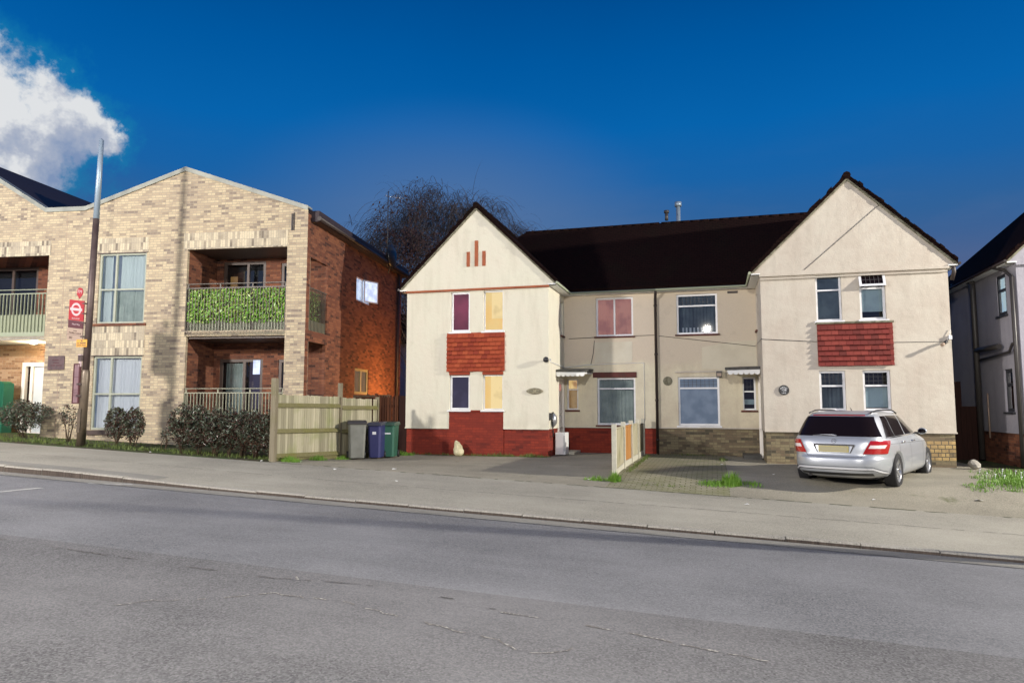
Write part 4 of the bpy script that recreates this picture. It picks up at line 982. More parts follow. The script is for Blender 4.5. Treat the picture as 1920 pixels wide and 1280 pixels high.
m = MB(); m.lathe([(.02, -.016), (.02, -.012)], (-.05, 0, .06), axis='y', n=10)
m.box(-.17, -.13, -.015, -.012, -.015, .012); m.box(-.10, .06, -.015, -.012, -.012, .014); m.box(-.17, -.06, -.015, -.012, -.065, -.045); m.box(-.04, .07, -.015, -.012, -.065, -.045); m.build('lettering', 'sign_ink', o)
o = thing('timetable_case', 'tall narrow bus timetable case fixed to the left of the lamp post', 'notice case', (bx - .09, by - .10, bz + 1.05), R(-8))
m = MB(); tb = lambda u, d, z: (u, d, z); tring(m, tb, -.17, .07, .03, 1.05, .025, -.03, .03); m.build('frame', 'sign_maroon', o, bevel=.003)
m = MB(); m.box(-.146, .046, -.015, .0, .056, 1.024); m.build('notice', 'notice_pink', o)
m = MB()
for z in (.70, .38, .33, .29, .25, .21): m.box(-.14, .04, -.0175, -.0155, z, z + .008)
m.build('lettering', 'sign_maroon', o)
m = MB(); m.box(-.02, .13, -.03, .03, .5, .55); m.box(-.02, .13, -.03, .03, .2, .25); m.build('bracket', 'post_brown', o)
o = thing('button_box', 'small brown box strapped on the lamp post above the timetable case', 'box', (bx - .04, by - .10, bz + 2.18), R(-10))
m = MB(); m.box(-.07, .06, -.04, .02, -.02, .13); m.build('case', 'post_brown', o, bevel=.006)
m = MB(); m.box(-.06, .06, -.045, .01, .135, .155); m.box(-.03, .04, -.03, .0, -.16, -.025); m.build('clip', 'sign_pink', o)
# green cabinet at the left frame edge
o = thing('green_cabinet', 'dark green metal street cabinet at the left edge of the photo', 'cabinet', (-12.85, -2.62, zg(-12.85, -2.62)), R(8))
m = MB(); m.slab([(-.7, -.2, -.2), (.33, -.2, -.2), (.33, -.2, 1.53), (.20, -.2, 1.60), (-.7, -.2, 1.60)], (0, .4, 0)); m.build('case', 'cabinet_green', o, bevel=.01)
m = MB(); m.box(-.64, .27, -.215, -.201, .1, 1.45); m.build('door', 'cabinet_green', o, bevel=.005)

# ------------------------------------------------------------------ shrubs
def shrub(name, label, x, y, h, wd, stems, leaves, seed, group=None, red=.15, fill=(0.25, 1.), dens_low=.35):
    rr = random.Random(seed); z0 = zg(x, y)
    root = thing(name, label, 'shrub', (x, y, z0), 0, group)
    sm = MB(); tips = []
    for i in range(stems):
        a = rr.uniform(0, 2 * pi); r0 = rr.uniform(0, .07); top = Vector((rr.uniform(-1, 1) * wd * .42, rr.uniform(-1, 1) * wd * .3, h * rr.uniform(.7, .95)))
        b = Vector((r0 * cos(a), r0 * sin(a), -.05)); mid = b.lerp(top, .5) + Vector((rr.uniform(-.06, .06), rr.uniform(-.06, .06), 0))
        sm.tube([b, mid, top], [.014, .010, .004], 5); tips.append((b, mid, top))
        for k in range(4):
            tt = rr.uniform(.3, .9); p = b.lerp(mid, tt * 2) if tt < .5 else mid.lerp(top, tt * 2 - 1); q = p + Vector((rr.uniform(-1, 1), rr.uniform(-1, 1), rr.uniform(.3, 1))).normalized() * rr.uniform(.12, .3) * wd
            sm.tube([p, q], [.006, .003], 4); tips.append((p, (p + q) / 2, q))
    sm.build('stem', 'stem', root)
    lf = MB()
    for i in range(leaves):
        # clustered positions inside a lumpy ellipsoid, thin near the foot
        for _ in range(8):
            u = Vector((rr.uniform(-1, 1), rr.uniform(-1, 1), rr.uniform(-1, 1)))
            if u.length > 1: continue
            zz = fill[0] + (fill[1] - fill[0]) * (u.z * .5 + .5)
            edge = .88 + .4 * mnoise.noise(Vector((u.x * 1.7 + seed, u.y * 1.7, zz * 3.5)))
            p = Vector((u.x * wd * .5 * edge, u.y * wd * .42 * edge, zz * h * (1 + .12 * mnoise.noise(Vector((u.x * 3, u.y * 3, seed + 5.))))))
            cl = mnoise.noise(Vector((p.x * 5, p.y * 5, p.z * 5)) + Vector((seed, 0, 0)))
            if cl < -.12: continue
            if zz < fill[0] + .35 and rr.random() > dens_low: continue
            break
        s_ = rr.uniform(.022, .045); d = Vector((rr.uniform(-1, 1), rr.uniform(-1, 1), rr.uniform(-.5, 1))).normalized(); n = d.cross(Vector((rr.uniform(-1, 1), rr.uniform(-1, 1), rr.uniform(-1, 1)))).normalized(); b = n.cross(d)
        lf.cur = 1 if rr.random() < red + .5 * (1 - zz) * red else 0
        lf.add([p - d * s_, p - b * s_ * .42, p + d * s_, p + b * s_ * .42 + n * s_ * .1], [(0, 1, 2, 3)])
    lf.build('foliage', ['laurel_leaf', 'laurel_red'], root, recalc=False)
    return root
HG = 'clipped hedge shrubs in a row beside the fence'
shrub('shrub', 'glossy dark laurel shrub right of the green cabinet at the left edge', -10.15, -3.95, 1.05, 1.45, 9, 4600, 1, red=.25, fill=(.18, 1.))
shrub('shrub', 'sparse spindly shrub just left of the lamp post foot', -8.15, -4.3, 1.05, .55, 5, 330, 2, red=.5, fill=(.2, 1.))
shrub('shrub', 'upright dark shrub directly right of the lamp post', -6.12, -4.68, 1.05, .72, 6, 2300, 3, red=.45, fill=(.15, 1.))
shrub('shrub', 'bushy dark shrub, second to the right of the lamp post', -5.66, -4.62, 1.02, .74, 6, 2400, 4, red=.45, fill=(.15, 1.))
hl = ['tallest hedge shrub, at the left end of the row near the brick pier', 'hedge shrub second from the left end of the row', 'narrow hedge shrub third from the left of the row', 'hedge shrub fourth from the left of the row', 'small hedge shrub fifth from the left of the row', 'broad hedge shrub second from the pale timber fence', 'hedge shrub touching the tall end post of the pale timber fence']
for i, (hx, hy, hh, hw) in enumerate([(-3.55, -5.28, 1.20, .76), (-3.02, -5.30, 1.20, .74), (-2.58, -5.27, 1.16, .68), (-2.20, -5.24, 1.15, .66), (-1.84, -5.22, 1.12, .66), (-1.46, -5.24, 1.13, .72), (-1.06, -5.28, 1.15, .66)]):
    shrub('shrub', hl[i], hx, hy, hh, hw, 6, 2900, 20 + i, HG, red=.4, fill=(.10, 1.), dens_low=.5)
shrub('shrub', 'scrawny leafless sapling at the foot of the brick pier', -4.35, -4.9, .55, .3, 4, 90, 41, red=.3)

# grass: many blades, one object each patch
def grass(name, label, spots, m, seed, h=(.05, .16), w_=.008):
    rr = random.Random(seed); mb = MB()
    for (x, y, rx, ry, n, hm) in spots:
        for i in range(n):
            a = rr.uniform(0, 2 * pi); r = rr.random() ** .7; px = x + rx * r * cos(a); py = y + ry * r * sin(a); z = zg(px, py) - .005
            hh = rr.uniform(*h) * hm * (1.15 - .6 * r); q = rr.uniform(0, 2 * pi); lean = rr.uniform(.1, .8) * hh; dx, dy = cos(q), sin(q); ww = w_ * rr.uniform(.6, 1.3)
            mb.add([(px - dy * ww, py + dx * ww, z), (px + dy * ww, py - dx * ww, z), (px + dx * lean * .4 + dy * ww * .7, py + dy * lean * .4 - dx * ww * .7, z + hh * .65), (px + dx * lean * .4 - dy * ww * .7, py + dy * lean * .4 + dx * ww * .7, z + hh * .65), (px + dx * lean, py + dy * lean, z + hh)], [(0, 1, 2, 3), (3, 2, 4)])
    return stuff(mb.build(name, m, recalc=False), label, 'grass')
grass('grass_tuft', 'bright green grass clump growing at the tip of the paved forecourt left of the silver car', [(9.30, -4.75, .20, .16, 420, 2.0), (9.0, -4.85, .4, .2, 300, .8), (9.7, -4.7, .25, .2, 120, .7)], 'grass_bright', 1)
grass('grass_tuft', 'green grass clump at the foot of the front concrete post between the drives', [(6.99, -4.95, .13, .16, 300, 1.5), (6.65, -4.95, .35, .12, 180, .8)], 'grass_bright', 2)
grass('grass_tuft', 'thin grass fringe along the red plinth of the cream house', [(x_ * .5 + .3, -.12, .28, .09, 70, .75) for x_ in range(0, 9)] + [(3.0, -.15, .5, .1, 150, 1.0), (4.0, -.15, .4, .1, 140, 1.0)], 'grass_dull', 3)
grass('grass_tuft', 'bright green weeds around the foot of the pale timber fence', [(-.45, -5.35, .28, .2, 260, 1.1), (-.35, -4.3, .2, .3, 200, 1.1), (-.30, -3.2, .14, .4, 120, .8)], 'grass_bright', 4)
grass('grass_tuft', 'low green weeds between the green bin and the cream house corner', [(.05, -.45, .45, .18, 420, 1.0)], 'grass_bright', 5)
grass('grass_verge_blades', 'rough grass strip under the shrubs in front of the brick flats', [(-1.2 - .45 * k, -5.1, .4, .45, 110, .8) for k in range(24)] + [(-6 - k, -3.9, .7, .7, 60, .7) for k in range(6)], 'grass_dull', 6)
grass('grass_verge_blades', 'weedy green grass patch at the right edge of the photo beyond the car', [(14.55, -3.9, .65, .55, 900, .9), (14.9, -2.8, .8, .6, 600, .9), (13.85, -4.25, .3, .3, 140, .6), (15.2, -4.6, .5, .4, 350, .8), (15.3, -1.5, .8, .8, 400, .9)], 'grass_bright', 7)
grass('grass_tuft', 'thin moss and weeds along the joint of the paved forecourt', [(7.15, -3.6 + k * .9, .07, .45, 45, .8) for k in range(6)] + [(8.2, 1.9, .9, .15, 120, .6), (9.2, .4, .12, .6, 70, .7), (8.0, -5.2, .6, .1, 60, .5)], 'grass_dull', 8)
rr = random.Random(9); mb = MB()
for k in range(16):
    x, y = 14.3 + rr.random() * 1.3, -4.4 + rr.random() * 2.6; z = zg(x, y)
    mb.tube([(x, y, z), (x + .02, y, z + .13)], .003, 4); mb.lathe([(.002, .13), (.018, .135), (.012, .15), (.002, .15)], (x + .02, y, z), n=6)
stuff(mb.build('daisies', 'white_sticker'), 'tiny white daisies dotted in the grass at the right edge', 'flowers')
# scattered litter and leaves, each tiny scrap its own piece
rr = random.Random(31); lg = 'scraps of pale litter on the ground'
for i, (x, y) in enumerate([(-4.15, -5.6), (6.45, -4.95), (-.95, -5.72), (-.2, -5.3), (10.2, -3.3), (2.2, -5.4), (7.25, 1.9), (9.15, -1.2), (11.8, -5.2), (13.6, -4.9), (3.1, -7.2), (9.5, -6.7), (1.2, -6.2), (15.0, -4.9)]):
    s_ = rr.uniform(.03, .07); z = zg(x, y) + .006; m = MB()
    m.add([(-s_, -s_ * .6, 0), (s_ * .9, -s_ * .5, .01), (s_, s_ * .5, .004), (-.2 * s_, s_ * .8, .02), (-s_ * .8, s_ * .4, .006)], [(0, 1, 2, 3, 4)])
    ob = tag(m.build('litter', 'litter_white', recalc=False), 'small scrap of white litter lying flat on the ground', 'litter', lg); ob.location = (x, y, z); ob.rotation_euler = (0, 0, rr.uniform(0, 6))

# ------------------------------------------------------------------ pale timber fence beside the bins
def dirv2(a, b): d = Vector(b) - Vector(a); L = d.length; return d / L, L
fa, fb = Vector((-.74, -5.60)), Vector((-.60, -2.87)); fc = Vector((-.32, -1.25))
o = thing('timber_fence', 'pale featheredge timber fence with mossy rails between the hedge and the bins', 'fence', (fa.x, fa.y, 0))
def fence_seg(a, b, zt0, zt1, zb, seed, broken=False):
    rr = random.Random(seed); d, L = dirv2(a, b); n = Vector((d.y, -d.x)); mb = MB(); x = .07
    while x < L - .06:
        wd = rr.uniform(.085, .105); f = x / L; zt = zt0 + (zt1 - zt0) * f + rr.uniform(-.012, .012)
        if broken and .82 < f < .88: x += .04; continue
        p0 = a + d * x - fa; p1 = a + d * (x + wd) - fa; th = rr.uniform(.012, .02)
        g0 = zg(a.x + d.x * x, a.y + d.y * x) + zb
        q = [(p0.x, p0.y), (p1.x, p1.y), (p1.x + n.x * .01, p1.y + n.y * .01), (p0.x + n.x * th, p0.y + n.y * th)]
        mb.add([(u, v, g0) for u, v in q] + [(u, v, zt) for u, v in q], [(0, 3, 2, 1), (4, 5, 6, 7), (0, 1, 5, 4), (1, 2, 6, 5), (2, 3, 7, 6), (3, 0, 4, 7)])
        x += wd - .004
    mb.build('boards', 'pale_timber', o)
    for k, f in enumerate((.17, .56, .93)):
        r = MB(); z0_ = zt0 - (zt0 - zg(*a)) * f + .02; z1_ = zt1 - (zt1 - zg(*b)) * f + .05
        pa = a - fa + n * .022 + d * .04; pb = b - fa + n * .022 - d * .04
        r.add([(pa.x, pa.y, z0_ - .04), (pa.x + n.x * .05, pa.y + n.y * .05, z0_ - .055), (pa.x, pa.y, z0_ + .045), (pb.x, pb.y, z1_ - .04), (pb.x + n.x * .05, pb.y + n.y * .05, z1_ - .055), (pb.x, pb.y, z1_ + .045)], [(0, 1, 2), (3, 5, 4), (0, 3, 4, 1), (1, 4, 5, 2), (2, 5, 3, 0)])
        if (f == .93 and seed == 2): continue
        r.build('rail', 'mossy_rail', o)
    gb = MB(); pa = a - fa; pb = b - fa
    gb.add([(pa.x, pa.y, -.2), (pb.x, pb.y, -.25), (pb.x, pb.y, zg(*b) + zb - .003), (pa.x, pa.y, zg(*a) + zb - .003)] + [(q[0] + n.x * .03, q[1] + n.y * .03, q[2]) for q in [(pa.x, pa.y, -.2), (pb.x, pb.y, -.25), (pb.x, pb.y, zg(*b) + zb - .003), (pa.x, pa.y, zg(*a) + zb - .003)]], [(0, 1, 2, 3), (4, 7, 6, 5), (0, 4, 5, 1), (1, 5, 6, 2), (2, 6, 7, 3), (3, 7, 4, 0)])
    gb.build('gravel_board', 'mossy_rail', o)
fence_seg(fa, fb, 1.705, 1.68, .12, 1); fence_seg(fb, fc, 1.66, 1.63, .12, 2, broken=True)
for (p, zt, mm, s_) in ((fa, 2.08, 'grey_timber', .062), (fb, 2.05, 'grey_timber', .05), (fc, 1.7, 'grey_timber', .045)):
    q = p - fa; m = MB(); g0 = zg(p.x, p.y) - .1; m.box(q.x - s_, q.x + s_, q.y - s_, q.y + s_, g0, zt); m.build('post', mm, o, bevel=.006)
# dark gate and slatted screen between the pale fence and the house
o = thing('slatted_gate', 'dark brown slatted timber screen and gate closing the gap beside the cream house', 'gate', (-1.05, .2, 0))
m = MB()
x = 0.0
while x < .68: m.box(x, x + .06, 0, .02, .05, 1.76 + rr.uniform(-.01, .01)); x += .085
m.build('slats', 'brown_timber', o)
m = MB(); m.box(0, .70, .021, .05, .3, .38); m.build('rail', 'dark_timber', o); m = MB(); m.box(0, .70, .021, .05, 1.4, 1.48); m.build('rail', 'dark_timber', o)
m = MB(); m.box(-.09, -.01, -.02, .06, -.1, 1.84); m.build('post', 'brown_timber', o, bevel=.004)
m = MB(); m.box(.71, 1.02, .0, .04, .02, 1.76); m.build('gate_leaf', 'dark_timber', o)
o = thing('back_fence', 'low brown board fence behind the pale fence, under the orange lit wall', 'fence', (-1.9, .9, 0))
m = MB(); m.box(-.35, .95, 0, .03, -.2, 1.72); m.build('boards', 'brown_timber', o)
m = MB(); m.box(-.35, .95, -.03, .05, 1.725, 1.80); m.build('rail', 'grey_timber', o)

# ------------------------------------------------------------------ wheelie bins
def bin_(label, x, y, rz, sx_, h, body, lid, sticker=None):
    root = thing('wheelie_bin', label, 'bin', (x, y, zg(x, y) + .005), rz, 'wheelie bins beside the fence')
    m = MB(); r = []
    for z, a, b in ((.04, .86, .78), (.10, .87, .80), (h * .6, .94, .93), (h * .84, .98, .98), (h * .88, 1., 1.0), (h * .90, 1.03, 1.03)):
        hx, hy = .29 * sx_ * a, .36 * b; c = .05; r.append([(-hx + c, -hy, z), (hx - c, -hy, z), (hx, -hy + c, z), (hx, hy - c, z), (hx - c, hy, z), (-hx + c, hy, z), (-hx, hy - c, z), (-hx, -hy + c, z)])
    vs = [p for q in r for p in q]; fs = [(i * 8 + k, i * 8 + (k + 1) % 8, (i + 1) * 8 + (k + 1) % 8, (i + 1) * 8 + k) for i in range(len(r) - 1) for k in range(8)] + [tuple(range(8))[::-1]]
    m.add(vs, fs); m.build('body', body, root, bevel=.004)
    m = MB(); hx, hy = .30 * sx_, .39
    prof_ = [(-hy - .01, h * .895), (-hy - .02, h * .93), (-hy + .06, h * .975), (hy - .12, h * 1.0), (hy + .03, h * .96), (hy + .05, h * .90)]
    m.slab([(-hx * 1.03, y_, z_) for y_, z_ in prof_], (2 * hx * 1.03, 0, 0)); m.build('lid', lid, root, bevel=.014)
    m = MB()
    m.tube([(-hx * .8, hy + .03, h * .93), (-hx * .8, hy + .09, h * .95), (hx * .8, hy + .09, h * .95), (hx * .8, hy + .03, h * .93)], .014, 8); m.build('handle', lid, root)
    for s_ in (-1, 1):
        m = MB(); m.lathe([(.02, -.02), (.095, -.025), (.10, -.01), (.10, .01), (.095, .025), (.02, .02)], (s_ * hx * .93, .30, .10), axis='x', n=18); m.build('wheel', 'black_plastic', root)
    if sticker: m = MB(); m.box(*sticker); m.build('sticker', 'white_sticker', root)
    return root
gb_ = bin_('largest bin, grey with a dark lid, nearest the pale fence', -.15, -2.75, R(30), .80, 1.02, 'bin_grey', 'bin_dark'); gb_.scale = (1.0, .8, 1.0)
bin_('blue wheelie bin in the middle with a small white sticker', .09, -2.05, R(14), .62, 1.0, 'bin_blue', 'bin_lid_blue', (-.05, .05, -.345, -.335, .66, .76))
bin_('green wheelie bin, rightmost and farthest from the pale fence', .20, -1.45, R(14), .64, 1.0, 'bin_green', 'bin_lid_green', (-.08, .08, -.345, -.335, .66, .70))

# ------------------------------------------------------------------ fence between the drives
o = thing('drive_fence', 'short panel fence with concrete posts between the two front drives, one panel orange', 'fence', (6.93, -4.55, 0))
ys = [-4.60, -3.02, -1.42, .2, 1.85]
pm = ['weathered_panel', 'orange_timber', 'weathered_panel', 'grey_timber']
for i, y in enumerate(ys):
    zt = 1.06; g0 = zg(6.93, y) - .1; m = MB(); m.box(-.05, .05, y + 4.55 - .045, y + 4.55 + .045, g0, zt + (.02 if i else 0)); m.build('post', 'concrete_post', o, bevel=.008)
    if i < 4:
        y0, y1 = y + 4.55 + .05, ys[i + 1] + 4.55 - .05; g1 = zg(6.93, ys[i + 1]) + .14; p = MB(); yy = y0; rr2 = random.Random(i)
        g0b = zg(6.93, y) + .16
        while yy < y1 - .01:
            ye = min(yy + .14, y1); f = (yy - y0) / (y1 - y0); zb_ = g0b + (g1 - g0b) * f; j = rr2.uniform(-.004, .004)
            p.box(-.012 + j, .012 + j, yy, ye - .006, zb_, .94 + rr2.uniform(-.008, .008)); yy = ye
        for z_ in (.32, .62, .87): p.box(-.028, -.0135, y0, y1, z_, z_ + .04)
        p.build('panel', pm[i], o, bevel=.002)
        gb = MB(); gb.add([(-.02, y0, g0b - .35), (.02, y0, g0b - .35), (.02, y1, g1 - .35), (-.02, y1, g1 - .35), (-.02, y0, g0b - .01), (.02, y0, g0b - .01), (.02, y1, g1 - .01), (-.02, y1, g1 - .01)], [(0, 3, 2, 1), (4, 5, 6, 7), (0, 1, 5, 4), (1, 2, 6, 5), (2, 3, 7, 6), (3, 0, 4, 7)])
        gb.build('gravel_board', 'concrete_post', o)
        if i in (0, 1, 2): cp = MB(); cp.box(-.03, .03, y0, y1, .953, .98); cp.build('capping_rail', pm[i], o)

# side passage gate on the right
o = thing('side_gate', 'tall dark timber gate in the passage between the beige and white houses', 'gate', (14.76, 2.9, -.05))
m = MB()
for k in range(11): m.box(.02 + k * .13, .145 + k * .13, 0, .03, 0, 1.5 - .0 * k)
m.build('boards', 'dark_timber', o)
m = MB(); m.box(.35, .98, .05, .09, 1.5, 2.2); m.build('upper_panel', 'dark_timber', o)
o = thing('rubble_brick', 'broken white painted lump of masonry at the foot of the beige house corner', 'rubble', (14.95, -.35, zg(14.95, -.35)))
m = MB(); rr = random.Random(8)
bm = bmesh.new(); bmesh.ops.create_icosphere(bm, subdivisions=2, radius=.13)
for v in bm.verts: v.co *= 1 + .35 * mnoise.noise(v.co * 7); v.co.z *= .9
m.add([tuple(v.co + Vector((0, 0, .12))) for v in bm.verts], [tuple(v.index for v in f.verts) for f in bm.faces]); bm.free(); m.build('lump', 'brick_white', o)

# sack against the plinth
o = tag(MB().box(0, 0, 0, 0, 0, 0).build('x', 'sack'), '', ''); bpy.data.objects.remove(o)
bm = bmesh.new(); bmesh.ops.create_icosphere(bm, subdivisions=4, radius=1)
for v in bm.verts:
    c = v.co.copy(); t_ = (c.z + 1) / 2
    r_ = .125 * (1.05 - .75 * t_ ** 1.6) + .014 * sin(9 * math.atan2(c.y, c.x) + 4 * t_) * t_ + .02 * mnoise.noise(c * 2.5)
    L_ = math.hypot(c.x, c.y) or 1; k = min(1, L_ * 1.3)
    v.co = Vector((c.x / L_ * r_ * k * 1.25 - .10 * t_ ** 2 + .03, c.y / L_ * r_ * k - .0 + .05 * t_, t_ ** .9 * .46))
m = MB(); m.add([tuple(v.co) for v in bm.verts], [tuple(v.index for v in f.verts) for f in bm.faces]); bm.free()
o = tag(m.build('sack', 'sack', smooth=True), 'crumpled cream sack leaning against the red plinth of the cream house', 'sack'); o.location = (1.82, -.35, zg(1.82, -.35) - .01)

# ------------------------------------------------------------------ small fittings on the houses
o = thing('name_plaque', 'pointed oval bronze name plaque on the cream wall', 'plaque', (4.04, -.012, 1.875))
m = MB(); pts = [(.25 * (2 * k / 24 - 1), 0, .085 * (1 - (2 * k / 24 - 1) ** 2) ** .8 + .008) for k in range(25)]
m.slab(pts + [(x, y, -z) for x, y, z in pts[::-1]], (0, -.02, 0)); m.build('plate', 'bronze_plaque', o, bevel=.004)
m = MB(); m.box(-.17, -.03, -.024, -.0205, -.012, .012); m.box(.05, .16, -.024, -.0205, -.012, .012); m.build('lettering', 'mortar_fillet', o)
text_mesh('58', .10, 'weathered_panel', o, (0.0, -.023, 0), (R(90), 0, 0))
o = thing('round_plaque', 'round black plaque with white lettering on the beige wall', 'plaque', (10.77, -.012, 1.868))
m = MB(); m.lathe([(.13, 0), (.132, -.012), (.125, -.02), (.118, -.018)], (0, 0, 0), axis='y', n=32); m.build('disc', 'black_plastic', o)
text_mesh('PURSLEY', .05, 'white_sticker', o, (0, -.022, .072), (R(90), 0, 0), sx=1.0, arc=.09)
text_mesh('128', .085, 'white_sticker', o, (0, -.022, .0), (R(90), 0, 0))
text_mesh('LANE', .045, 'white_sticker', o, (0, -.022, -.075), (R(90), 0, 0))
o = thing('security_camera', 'round black security camera on the corner of the cream house', 'camera', (4.40, -.01, 2.77))
m = MB(); m.lathe([(.03, 0), (.035, -.05), (.075, -.07), (.082, -.12), (.06, -.16), (.01, -.165)], (0, 0, 0), axis='y', n=18); m.build('housing', 'black_plastic', o)
m = MB(); m.box(.08, .12, -.02, .0, -.03, .03); m.build('junction_box', 'upvc', o)
o = thing('wall_charger', 'oval car charging unit with a hanging cable by the cream house door', 'charger', (4.462, .42, 1.05))
m = MB(); m.lathe([(.01, .13), (.08, .12), (.13, .07), (.14, .0)], (0.0, 0, .0), axis='x', n=22); m.xf(lambda v: Vector((v.x, v.y, v.z * 1.45))); m.build('cover', 'alloy', o)
m = MB(); m.box(-.005, .07, -.42, -.22, .0, .2); m.build('bracket', 'black_plastic', o, bevel=.01)
m = MB(); m.lathe([(.16, .0), (.165, .03), (.15, .035)], (0.0, 0, 0), axis='x', n=22); m.xf(lambda v: Vector((v.x, v.y, v.z * 1.4))); m.build('backplate', 'black_plastic', o)
m = MB(); m.tube([(.05, -.2, -.05), (.06, -.22, -.3), (.05, -.15, -.48), (.04, -.05, -.3)], .014, 6); m.build('cable', 'black_plastic', o)
o = thing('meter_box', 'white meter cabinet standing by the doorstep of the cream house', 'cabinet', (4.49, 1.0, .03))
m = MB(); m.box(.0, .30, -.34, .15, 0, .64); m.build('case', 'white_paint', o, bevel=.008)
m = MB(); m.box(.02, .255, -.352, -.341, .03, .61); m.build('door', 'white_paint', o, bevel=.004)
m = MB(); m.box(.262, .272, -.354, -.3405, .1, .56); m.build('hinge', 'dark_metal', o)
o = thing('floodlight', 'small square floodlight by the canopy of the beige house', 'security light', (9.17, 2.20, 2.40))
m = MB(); m.box(-.08, .08, -.12, -.02, -.09, .09); m.build('housing', 'dark_metal', o, bevel=.012)
m = MB(); m.box(-.06, .06, -.126, -.121, -.06, .03); m.build('lens', 'sign_tan', o); m = MB(); m.tube([(0, -.02, .0), (0, .05, 0)], .02, 6); m.build('bracket', 'dark_metal', o)
o = thing('corner_camera', 'small camera with a brass fitting at the right corner of the beige house', 'camera', (14.6, -.02, 3.05))
m = MB(); m.tube([(0, 0, 0), (-.02, -.10, .0), (-.10, -.16, -.06)], .035, 8); m.build('housing', 'black_plastic', o)
m = MB(); m.tube([(-.10, -.16, -.06), (-.16, -.2, -.10)], [.03, .045], 8); m.build('lens', 'sign_tan', o)
m = MB(); m.box(.05, .12, -.05, .02, .05, .15); m.tube([(0, 0, 0), (.08, -.02, .18), (.1, 0, .3)], .008, 5); m.build('junction_box', 'upvc', o)

# telegraph pole at the kerb beyond the right edge; it throws the long thin shadow along the road
o = thing('telegraph_pole', 'tall wooden telegraph pole at the kerb, beyond the right edge of the photo', 'pole', (15.2, -9.0, zg(15.2, -9.0)))
m = MB(); m.lathe([(.18, -.1), (.16, 4.0), (.14, 7.6)], (0, 0, 0)); m.build('shaft', 'grey_timber', o)

# ------------------------------------------------------------------ trees
def bare_tree(name, label, x, y, h, spread, seed, bark, twig, z0=0., dome=None, droop=True, strands=2600, leaf=None, nleaf=0, levels=4, leafbox=None, trunk_h=.3, sw=.02):
    rr = random.Random(seed); root = thing(name, label, 'tree', (x, y, z0))
    tr = MB(); ends = []
    def grow(p, d, L, r, lv):
        pts = [p]; rs = [r]; n = 5; dd = d.copy()
        for i in range(n):
            dd = (dd + Vector((rr.uniform(-1, 1), rr.uniform(-1, 1), rr.uniform(-.4, .6))) * .16).normalized(); p = p + dd * L / n; pts.append(p); rs.append(r * (1 - .55 * (i + 1) / n))
        tr.tube(pts, rs, 7 if lv < 2 else 4, cap=False)
        if lv >= levels: ends.extend(q_.copy() for q_ in pts[2:]); return
        if lv >= 2: ends.extend(q_.copy() for q_ in pts[3:])
        for k in range(rr.choice((3, 3, 4)) if lv else 5):
            b = pts[-1] if k == 0 else pts[rr.randint(2, n)]
            a = rr.uniform(0, 2 * pi); tilt = rr.uniform(.3, .85); q = Vector((cos(a) * tilt, sin(a) * tilt, 0)) + dd * .8
            q.z = max(q.z, .15); grow(b, q.normalized(), L * rr.uniform(.62, .8), rs[-1] * .8, lv + 1)
    grow(Vector((0, 0, -.3)), Vector((.03, 0, 1)), h * trunk_h, h * .022, 0)
    # fit limbs into the crown envelope
    hm = sorted(e.z for e in ends)[int(len(ends) * .97)]; wm = sorted(math.hypot(e.x, e.y) for e in ends)[int(len(ends) * .95)]
    kz = h * .96 / hm; kx = spread * .93 / wm
    tr.v = [(v[0] * (kx if v[2] > .5 else 1), v[1] * (kx if v[2] > .5 else 1), v[2] * kz) for v in tr.v]
    for e in ends: e.x *= kx; e.y *= kx; e.z *= kz
    for i in range(dome or 0):
        a = rr.uniform(0, 2 * pi); c_ = rr.random() ** .6; s__ = math.sqrt(1 - c_ * c_); lump = 1 + .30 * mnoise.noise(Vector((s__ * cos(a) * 2.6, s__ * sin(a) * 2.6, c_ * 2 + seed)))
        f = lump * rr.uniform(.72, 1.0); ends.append(Vector((spread * s__ * cos(a) * f, spread * s__ * sin(a) * f, h * (.40 + .56 * c_ * f))))
    tr.build('trunk', bark, root)
    tw = MB()
    for i in range(strands):
        p = rr.choice(ends) + Vector((rr.uniform(-.4, .4), rr.uniform(-.4, .4), rr.uniform(-.2, .3)))
        out = Vector((p.x, p.y, 0)); out = out.normalized() if out.length > .1 else Vector((1, 0, 0))
        L = rr.uniform(.9, 3.2) if droop else rr.uniform(.3, .9); q = p; d = (out * rr.uniform(.1, .7) + Vector((rr.uniform(-.5, .5), rr.uniform(-.5, .5), rr.uniform(.2, .9)))).normalized(); pts = [q]; n = 6
        for k in range(n):
            if droop: d = (d + Vector((rr.uniform(-.12, .12), rr.uniform(-.12, .12), -.42))).normalized()
            q = q + d * L / n; pts.append(q)
        ww = sw * rr.uniform(.5, 1.2); sd = Vector((rr.uniform(-1, 1), rr.uniform(-1, 1), 0)).normalized(); b = len(tw.v)
        for k, c in enumerate(pts): wk = ww * (1 - .7 * k / n) / 2; tw.v += [tuple(c - sd * wk), tuple(c + sd * wk)]
        for k in range(n): tw.f.append((b + 2 * k, b + 2 * k + 1, b + 2 * k + 3, b + 2 * k + 2)); tw.mi.append(0)
    if leaf:
        tw.cur = 1
        for i in range(nleaf):
            p = rr.choice(ends)
            c = p + Vector((rr.gauss(0, .55), rr.gauss(0, .55), rr.gauss(0, .5))); s_ = rr.uniform(.06, .11)
            if mnoise.noise(c * .8 + Vector((seed, 0, 0))) < -.08: continue
            a = Vector((rr.uniform(-1, 1), rr.uniform(-1, 1), rr.uniform(-1, 1))).normalized(); n_ = a.orthogonal().normalized()
            tw.add([c - a * s_, c + n_ * s_ * .6, c + a * s_, c - n_ * s_ * .6], [(0, 1, 2, 3)])
    tw.build('crown', [twig] + ([leaf] if leaf else []), root, recalc=False)
    return root
